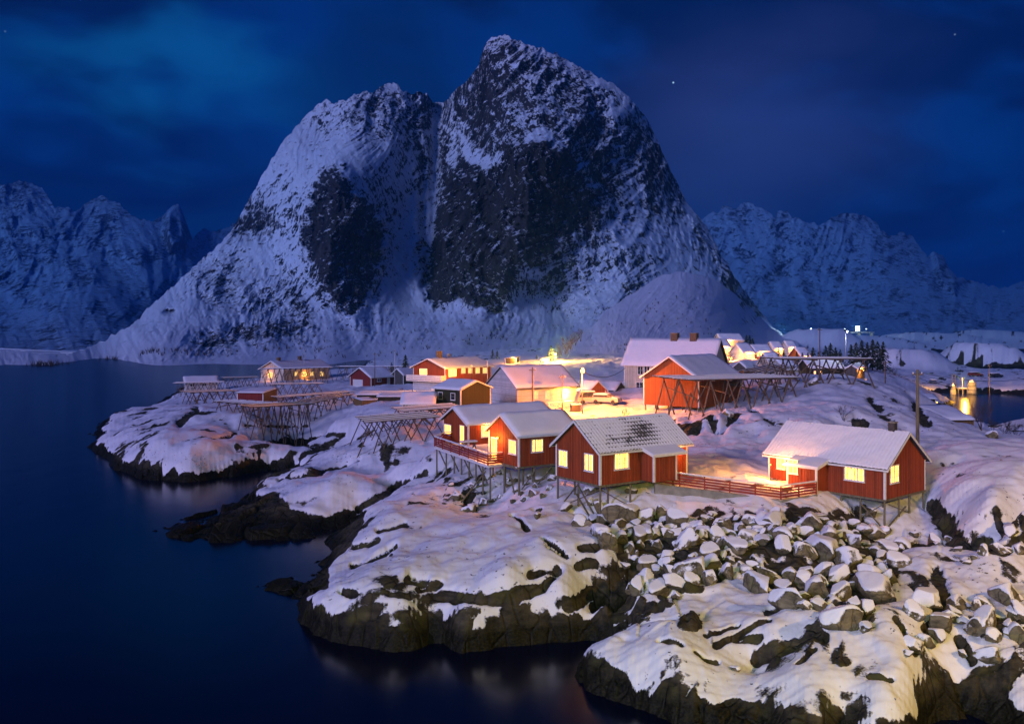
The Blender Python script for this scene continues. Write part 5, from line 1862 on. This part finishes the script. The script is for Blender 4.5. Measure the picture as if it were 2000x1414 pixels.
CON = [conifer_mesh(k) for k in range(4)]


def conifer(label, x, yb, d, hpx, k=0, group=None):
    p = px(x, yb, d)
    p.z = gz(p.x, p.y)
    rt = empty('conifer', p, rnd.uniform(0, 6), label, 'tree', group)
    s = max(.3, (px(x, yb - hpx, d).z - p.z) / 6.0)
    c, t = CON[k % 4]
    inst('crown', c, rt, scale=(s * 1.15, s * 1.15, s))
    inst('trunk', t, rt, scale=(s, s, s))


for i, (x, yb, d, hp) in enumerate([(1588, 700, 200, 22), (1578, 702, 200, 14), (1612, 700, 200, 26), (1622, 701, 195, 32), (1632, 702, 200, 24), (1641, 702, 205, 20), (1662, 702, 205, 30), (1672, 702, 200, 34), (1683, 702, 205, 38), (1694, 702, 210, 34), (1704, 702, 215, 40), (1714, 702, 220, 36), (1725, 701, 225, 34), (1600, 702, 198, 16)]):
    conifer('dark conifer above the upper rack, ' + ['second', 'first', 'fourth', 'fifth', 'sixth', 'seventh', 'eighth', 'ninth', 'tenth', 'eleventh', 'twelfth', 'thirteenth', 'last', 'third'][i] + ' from the left of its row', x, yb, d, hp, i, 'conifers above the upper rack')
for i, (x, yb, d, hp) in enumerate([(1520, 702, 215, 24), (1530, 703, 212, 20), (1514, 702, 218, 18), (1556, 702, 205, 16), (1567, 702, 202, 14)]):
    conifer(['leftmost but one bushy conifer lit yellow green by the town', 'bushy lit conifer third from the left in the town', 'leftmost bushy conifer lit by the town lamps', 'fourth small lit conifer, just before the dark row', 'last small lit conifer touching the dark row'][i], x, yb, d, hp, i + 1, 'lamp lit conifers in the far town')
for i, (x, yb, d, hp) in enumerate([(1458, 668, 420, 14), (1464, 669, 420, 15), (1470, 670, 420, 10)]):
    conifer('round dark conifer in the small clump on the white slope', x, yb, d, hp, i, 'clump of conifers on the slope')
for i, (x, yb, d, hp) in enumerate([(962, 702, 330, 20), (971, 702, 330, 18), (1076, 704, 300, 30), (792, 716, 235, 24), (765, 720, 250, 12), (1048, 704, 320, 12)]):
    conifer(['small spruce left of the pair at the mountain foot', 'small spruce right of the pair at the mountain foot', 'tall dark spruce beside the white hut', 'dark spruce left of the lit red house', 'little dark tree behind the red garage', 'low spruce behind the two huts'][i], x, yb, d, hp, i)


def bare_tree_mesh(seed, h=3.0, mat=M_BARK, stems=4, r0=.035):
    r = random.Random(seed)
    m = MB()

    def grow(p, d, L_, rad, lev):
        q = p + d * L_
        m.tube([p, q], [rad, rad * .65], 4)
        if lev == 0:
            return
        for _ in range(r.choice((2, 3, 3))):
            nd = (d + Vector((r.uniform(-.6, .6), r.uniform(-.6, .6), r.uniform(-.15, .45)))).normalized()
            grow(p + d * L_ * r.uniform(.55, 1), nd, L_ * r.uniform(.55, .85), rad * .6, lev - 1)
    for _ in range(stems):
        d = Vector((r.uniform(-.45, .45), r.uniform(-.45, .45), 1)).normalized()
        grow(Vector((r.uniform(-.1, .1), r.uniform(-.1, .1), -.1)), d, h * .34, r0, 4)
    return m.mesh('branches', mat)


BT = [bare_tree_mesh(k, 3.0, M_BARK) for k in range(3)] + [bare_tree_mesh(k + 9, 3.0, M_TWIG, 5, .03) for k in range(3)]


def bare_tree(label, x, yb, d, hpx, k, group=None, name='bare_tree', cat='tree'):
    p = px(x, yb, d)
    p.z = gz(p.x, p.y)
    o = bpy.data.objects.new(name, BT[k % 6])
    COL.objects.link(o)
    s = hpx / FPX * d / 3.0
    o.location = p
    o.scale = (s, s, s)
    o.rotation_euler = (0, 0, rnd.uniform(0, 6))
    tag(o, label, cat, group)
    return o


bare_tree('leafless bush with upswept branches on the snow above the right cabin', 1648, 826, 95, 46, 0)
bare_tree('tall leafless tree at the right beside the cove shed', 1916, 852, 102, 78, 1)
bare_tree('leafless tree leaning over the water at the far right', 1962, 800, 120, 60, 2)
bare_tree('twiggy dark bush on the far right shore', 1985, 790, 118, 56, 0)
bare_tree('dark bush on the bank above the cove', 1940, 845, 104, 34, 2)
bare_tree('pale reddish thicket beside the barn posts', 1218, 812, 108, 34, 3)
bare_tree('reddish thicket left of the barn, lower down', 1200, 822, 104, 26, 4)
bare_tree('reddish bush beside the lit red house', 782, 770, 178, 16, 5)
bare_tree('orange lit leafless tree at the right end of the lit red house', 955, 750, 165, 46, 3)
bare_tree('orange lit leafless bush beside the lit house yard', 940, 752, 160, 34, 5)
bare_tree('second orange lit tree left of the white gable', 968, 748, 160, 40, 4)
bare_tree('bare tree in the lit town beside the pale gable', 1418, 715, 205, 52, 3)
bare_tree('dark bare tree between grey house and yellow lit house', 1494, 738, 180, 46, 1)
bare_tree('low dark bush right of the grey house', 1478, 737, 178, 28, 0)
bare_tree('small bush left of the high rack on the ridge', 1540, 745, 160, 22, 2)
for i, (x, yb, hp) in enumerate([(1082, 698, 34), (1094, 692, 40), (1104, 684, 44), (1114, 676, 40), (1124, 668, 36), (1134, 660, 32), (1089, 700, 30), (1109, 690, 36)]):
    t_ = bare_tree(['lowest golden lit birch at the slope foot', 'second golden birch up the slope behind the street lamp', 'third golden birch up the slope', 'fourth golden birch up the slope', 'fifth golden birch near the top of the line', 'topmost golden lit birch of the line', 'low golden birch crowding the lowest one', 'golden birch beside the third one, slightly lower'][i], x, yb + 6, 330, hp, 3 + i, 'golden lit birches on the slope')
    t_.location.z = px(x, yb + 6, 330).z
point_lamp("slope_lamp_light", px(1085, 690, 300), 90000, (1.0, .45, .06), .4)
sl = empty('lamp_post', (px(1085, 690, 300).x, 300.5, gz(px(1085, 690, 300).x, 300.5)), 0, 'far lamp under the golden birches', 'lamp')
h_ = px(1085, 690, 300).z - sl.location.z
MB().cone(0, h_, .06, .05, 8).build('lamp_stem', M_METAL, sl)
MB().cone(h_ - .2, h_ + .15, .14, .12, 8).build('lamp_bulb', M_WIN, sl)
for i, (x, yb, d, hp) in enumerate([(1730, 690, 240, 26), (1742, 690, 240, 32), (1752, 690, 242, 26), (1762, 692, 245, 20)]):
    bare_tree('dark leafless tree on the knoll left of the cove', x, yb, d, hp, i, 'bare trees on the knoll')


# ------------------------------------------------------------------ boulders
def rock_mesh(seed, sub=4):
    r = random.Random(seed)
    bm_ = bmesh.new()
    bmesh.ops.create_icosphere(bm_, subdivisions=sub, radius=1.0)
    planes = []
    for _ in range(12):
        v = Vector((r.gauss(0, 1), r.gauss(0, 1), r.gauss(0, .8))).normalized()
        planes.append((v, r.uniform(.45, .82)))
    sc = Vector((r.uniform(.85, 1.25), r.uniform(.7, 1.0), r.uniform(.6, .85)))
    co = np.array([v.co[:] for v in bm_.verts])
    for v, o in planes:
        vv = np.array(v[:])
        dd = co @ vv
        ov = np.maximum(dd - o, 0)
        co = co - ov[:, None] * vv[None] * .97
    co = co * np.array(sc[:])
    n = fbm(co[:, 0] * 1.7 + seed, co[:, 1] * 1.7 + co[:, 2], 4, seed)
    co = co * (1 + .045 * n)[:, None]
    for v, c in zip(bm_.verts, co):
        v.co = c
    bm_.normal_update()
    nz_ = np.array([v.normal.z for v in bm_.verts])
    n2 = fbm(co[:, 0] * 1.3, co[:, 1] * 1.3 + 5, 3, seed + 40)
    s = nz_ - .36 + .22 * n2
    th = np.clip(s, 0, .35) / .35
    for v, k in zip(bm_.verts, th):
        v.co.z += .11 * float(k * (2 - k))
    bmesh.ops.smooth_vert(bm_, verts=[v for v, k in zip(bm_.verts, th) if k > .3], factor=.5)
    me_ = bpy.data.meshes.new('boulder')
    bm_.to_mesh(me_)
    bm_.free()
    a = me_.attributes.new('snow', 'FLOAT', 'POINT')
    a.data.foreach_set('value', (s * .55).astype(np.float32))
    me_.materials.append(M_BOULD)
    me_.polygons.foreach_set('use_smooth', [True] * len(me_.polygons))
    return me_


ROCKS = [rock_mesh(k + 3) for k in range(16)]
placed = []


def boulder(x, y, wpx, k=None, label=None, group=None, sink=.30, name='boulder', cat='boulder', tilt=.25, flat=1.0, z=None):
    """boulder whose centre shows at (x, y) in the photograph, width in photo pixels"""
    d = 60.0
    for _ in range(6):
        q = px(x, y, d)
        g = gz(q.x, max(d, 31))
        d = max(31.0, (CAMH - g - .15) * FPX / (y - HOR))
    q = px(x, y, d)
    g = gz(q.x, d)
    r = wpx / FPX * d / 2.0
    o = bpy.data.objects.new(name, ROCKS[rnd.randrange(16) if k is None else k])
    COL.objects.link(o)
    o.location = (q.x, d, g + r * (.62 - sink) * flat)
    o.scale = (r * rnd.uniform(.95, 1.15), r * rnd.uniform(.85, 1.2), r * rnd.uniform(.85, 1.15) * flat)
    o.rotation_euler = (rnd.uniform(-tilt, tilt), rnd.uniform(-tilt, tilt), rnd.uniform(0, 6.28))
    tag(o, label, cat, group)
    placed.append((x, y, wpx))
    return o


BIG = [
 (1612, 1085, 88, 'largest angular brown boulder in the stone slope below the right cabin'),
 (1530, 1105, 58, 'brown boulder with flat dark face left of the largest boulder'),
 (1510, 1020, 62, 'wide brown boulder under the railing corner'),
 (1470, 1022, 48, 'rounded brown boulder left of the wide one under the railing corner'),
 (1590, 1030, 60, 'tall snow faced boulder below the right end of the railing'),
 (1500, 1065, 66, 'broad snowy boulder in the middle of the stone slope'),
 (1560, 1060, 40, 'small wedge boulder above the largest boulder'),
 (1460, 1055, 40, 'reddish boulder beside the broad snowy boulder'),
 (1400, 1045, 46, 'boulder with low dark front left of the middle slope'),
 (1345, 1065, 64, 'long pale slab stone in the left half of the slope'),
 (1300, 1070, 44, 'upright pointed stone near the left end of the slope'),
 (1290, 1020, 44, 'square boulder below the tiled cabin porch'),
 (1350, 1120, 84, 'large tilted snowy slab at the lower left of the slope'),
 (1265, 1025, 44, 'boulder with brown side below the tiled cabin'),
 (1235, 1000, 40, 'round boulder behind the cabin stilts'),
 (1215, 1010, 34, 'brown stone under the tiled cabin floor'),
 (1170, 1045, 44, 'mossy boulder at the foot of the tiled cabin corner stilt'),
 (1130, 1022, 40, 'low wide stone left of the corner stilt'),
 (1105, 992, 30, 'dark stone at the far stilts of the tiled cabin'),
 (1480, 1155, 74, 'half buried olive boulder at the foot of the slope'),
 (1440, 1085, 62, 'speckled dark boulder in the lower middle of the slope'),
 (1570, 1140, 52, 'boulder with sharp snow ridge below the largest boulder'),
 (1640, 1130, 56, 'slanting brown slab below right of the largest boulder'),
 (1690, 1110, 40, 'greyish upright stone right of the largest boulder'),
 (1735, 1075, 50, 'mossy boulder below the right cabin corner stilt'),
 (1755, 1045, 52, 'wide stone right of the right cabin corner stilt'),
 (1640, 1165, 74, 'snow domed boulder on the lower slope'),
 (1705, 1160, 84, 'long overhanging snowy boulder at the lower right of the slope'),
 (1695, 1200, 60, 'pale pointed stone standing in the lower slope'),
 (1600, 1185, 50, 'snowy boulder above the smooth slabs'),
 (1215, 1090, 66, 'big snowy boulder at the left edge of the slope'),
 (1245, 1150, 56, 'snow capped boulder above the narrow inlet'),
 (1050, 1007, 22, 'lone brown stone on the smooth snow dome'),
 (920, 993, 26, 'flat dark stone below the raised deck'),
 (1160, 1083, 36, 'low olive rock poking from snow right of the dome'),
 (1152, 1118, 38, 'second low olive rock below the first on the dome'),
 (1830, 1368, 54, 'snowy boulder standing in dark water at the bottom right'),
 (1905, 1362, 52, 'snow capped rock right of the bottom boulder'),
 (1940, 1385, 44, 'low snowy rock at the bottom right corner'),
 (1880, 1405, 28, 'small snowy rock at the very bottom edge'),
 (1435, 1345, 26, 'small snow capped rock among the dark tidal rocks'),
 (1990, 1250, 60, 'snowy boulder at the right edge of the picture'),
 (1930, 1275, 66, 'leaning snowy boulder left of the right edge'),
 (1975, 1040, 50, 'boulder at the foot of the pink snow knoll'),
 (1700, 838, 34, 'square dark rock poking from snow above the right cabin'),
 (1422, 810, 30, 'dark wedge of rock beneath the barn rack'),
 (1590, 765, 26, 'dark stone on the ridge under the high rack'),
 (1940, 853, 26, 'grey stone on the snow right of the leafless tree'),
]
for (x, y, w, lb) in BIG:
    boulder(x, y, w, label=lb)

GR = 'snow capped rubble stones of the slope'
tries = 0
cnt = 0
while cnt < 190 and tries < 40000:
    tries += 1
    x = rnd.uniform(1140, 1780)
    y = rnd.uniform(948, 1235)
    if float(poly_sd(RIP, np.array([x]), np.array([y]))[0]) > 0:
        continue
    f = (y - 945) / 290
    w = (22 + 36 * f) * (rnd.uniform(.9, 1.7) if cnt < 70 else rnd.uniform(.55, 1.1))
    if any((abs(x - a) * 1.0) ** 2 + ((y - b) * 1.45) ** 2 < (.30 * (w + c)) ** 2 for a, b, c in placed):
        continue
    zone = 'top row just under the railing' if y < 1000 else ('upper slope below the railing' if y < 1060 else ('middle of the slope' if y < 1120 else 'foot of the slope'))
    side = 'toward the tiled cabin' if x < 1400 else ('toward the right cabin' if x > 1600 else 'midway between the two cabins')
    big = 'large' if w > 50 else ('small' if w < 26 else 'medium')
    boulder(x, y, w, label=f'{big} snow capped rubble stone, {zone}, {side}', group=GR)
    cnt += 1
# rubble under the left cabins, round the stilts and at the right shore
for poly_, n__, w0, w1, lb, gr in [
    ([(868, 940), (950, 950), (1020, 930), (1085, 915), (1080, 960), (1010, 975), (930, 985), (880, 970)], 32, 14, 26, 'dark rubble stone under the left cabins among the stilts', 'rubble under the left cabins'),
    ([(1630, 975), (1720, 985), (1780, 1010), (1790, 1060), (1720, 1080), (1650, 1030)], 16, 16, 34, 'brown rubble stone around the right cabin stilts', 'rubble around the right cabin stilts'),
    ([(1760, 1200), (1860, 1180), (2000, 1150), (2000, 1400), (1900, 1400), (1760, 1330)], 22, 26, 90, 'snow covered stone in the jumble at the lower right shore', 'snowy stones of the lower right shore'),
    ([(1820, 1030), (1900, 1080), (2000, 1050), (2000, 1110), (1880, 1110), (1810, 1070)], 14, 18, 44, 'dark snow topped stone at the foot of the pink knoll', 'stones at the foot of the knoll')]:
    c_ = 0
    tr = 0
    while c_ < n__ and tr < 3000:
        tr += 1
        xs = [q[0] for q in poly_]
        ys_ = [q[1] for q in poly_]
        x = rnd.uniform(min(xs), max(xs))
        y = rnd.uniform(min(ys_), max(ys_))
        if float(poly_sd(poly_, np.array([x]), np.array([y]))[0]) > 0:
            continue
        w = rnd.uniform(w0, w1)
        if any((x - a) ** 2 + ((y - b) * 1.4) ** 2 < (.40 * (w + c)) ** 2 for a, b, c in placed):
            continue
        xr_ = (x - min(xs)) / (max(xs) - min(xs))
        yr_ = (y - min(ys_)) / (max(ys_) - min(ys_))
        sz = 'large' if w > w0 + .6 * (w1 - w0) else ('small' if w < w0 + .25 * (w1 - w0) else 'medium sized')
        lb2 = sz + ' ' + lb + ', ' + ('upper' if yr_ < .33 else ('middle' if yr_ < .67 else 'lower')) + ' ' + ('left' if xr_ < .33 else ('centre' if xr_ < .67 else 'right'))
        boulder(x, y, w, label=lb2, group=gr, sink=.38, tilt=.3)
        c_ += 1

# leafless scrub on the slopes under the peak and on the white hill
_r = np.random.RandomState(12)
m = MB()
for gi, n_, (t0, t1) in ((0, 1500, (0.03, 0.26)), (1, 260, (0.05, 0.75))):
    G_ = GRIDS[gi]
    for _ in range(n_):
        i = int(G_.shape[0] * _r.uniform(t0, t1))
        j = int(G_.shape[1] * _r.uniform(0.10 if gi == 0 else 0.05, 0.80 if gi == 0 else 0.95))
        c = G_[i, j]
        if float(fbm(np.array([c[0] / 60.0]), np.array([c[2] / 14.0 + c[1] / 90.0]), 3, 99)[0]) < (0.05 if gi == 0 else 0.15):
            continue
        hh = _r.uniform(1.6, 4.2) if gi == 0 else _r.uniform(.8, 2.0)
        for k in range(5):
            a = _r.uniform(-.45, .45) * hh
            b_ = _r.uniform(-.4, .4) * hh
            w = 0.10 + hh * .02
            m.add([(c[0] - w, c[1] - 1, c[2] - .5), (c[0] + w, c[1] - 1, c[2] - .5), (c[0] + a, c[1] - 1 + b_, c[2] + hh * _r.uniform(.6, 1))], [(0, 1, 2)])
o = m.build('scrub', M_BARK)
tag(o, 'sparse leafless scrub on the lower snow slopes of the mountain', kind='stuff')
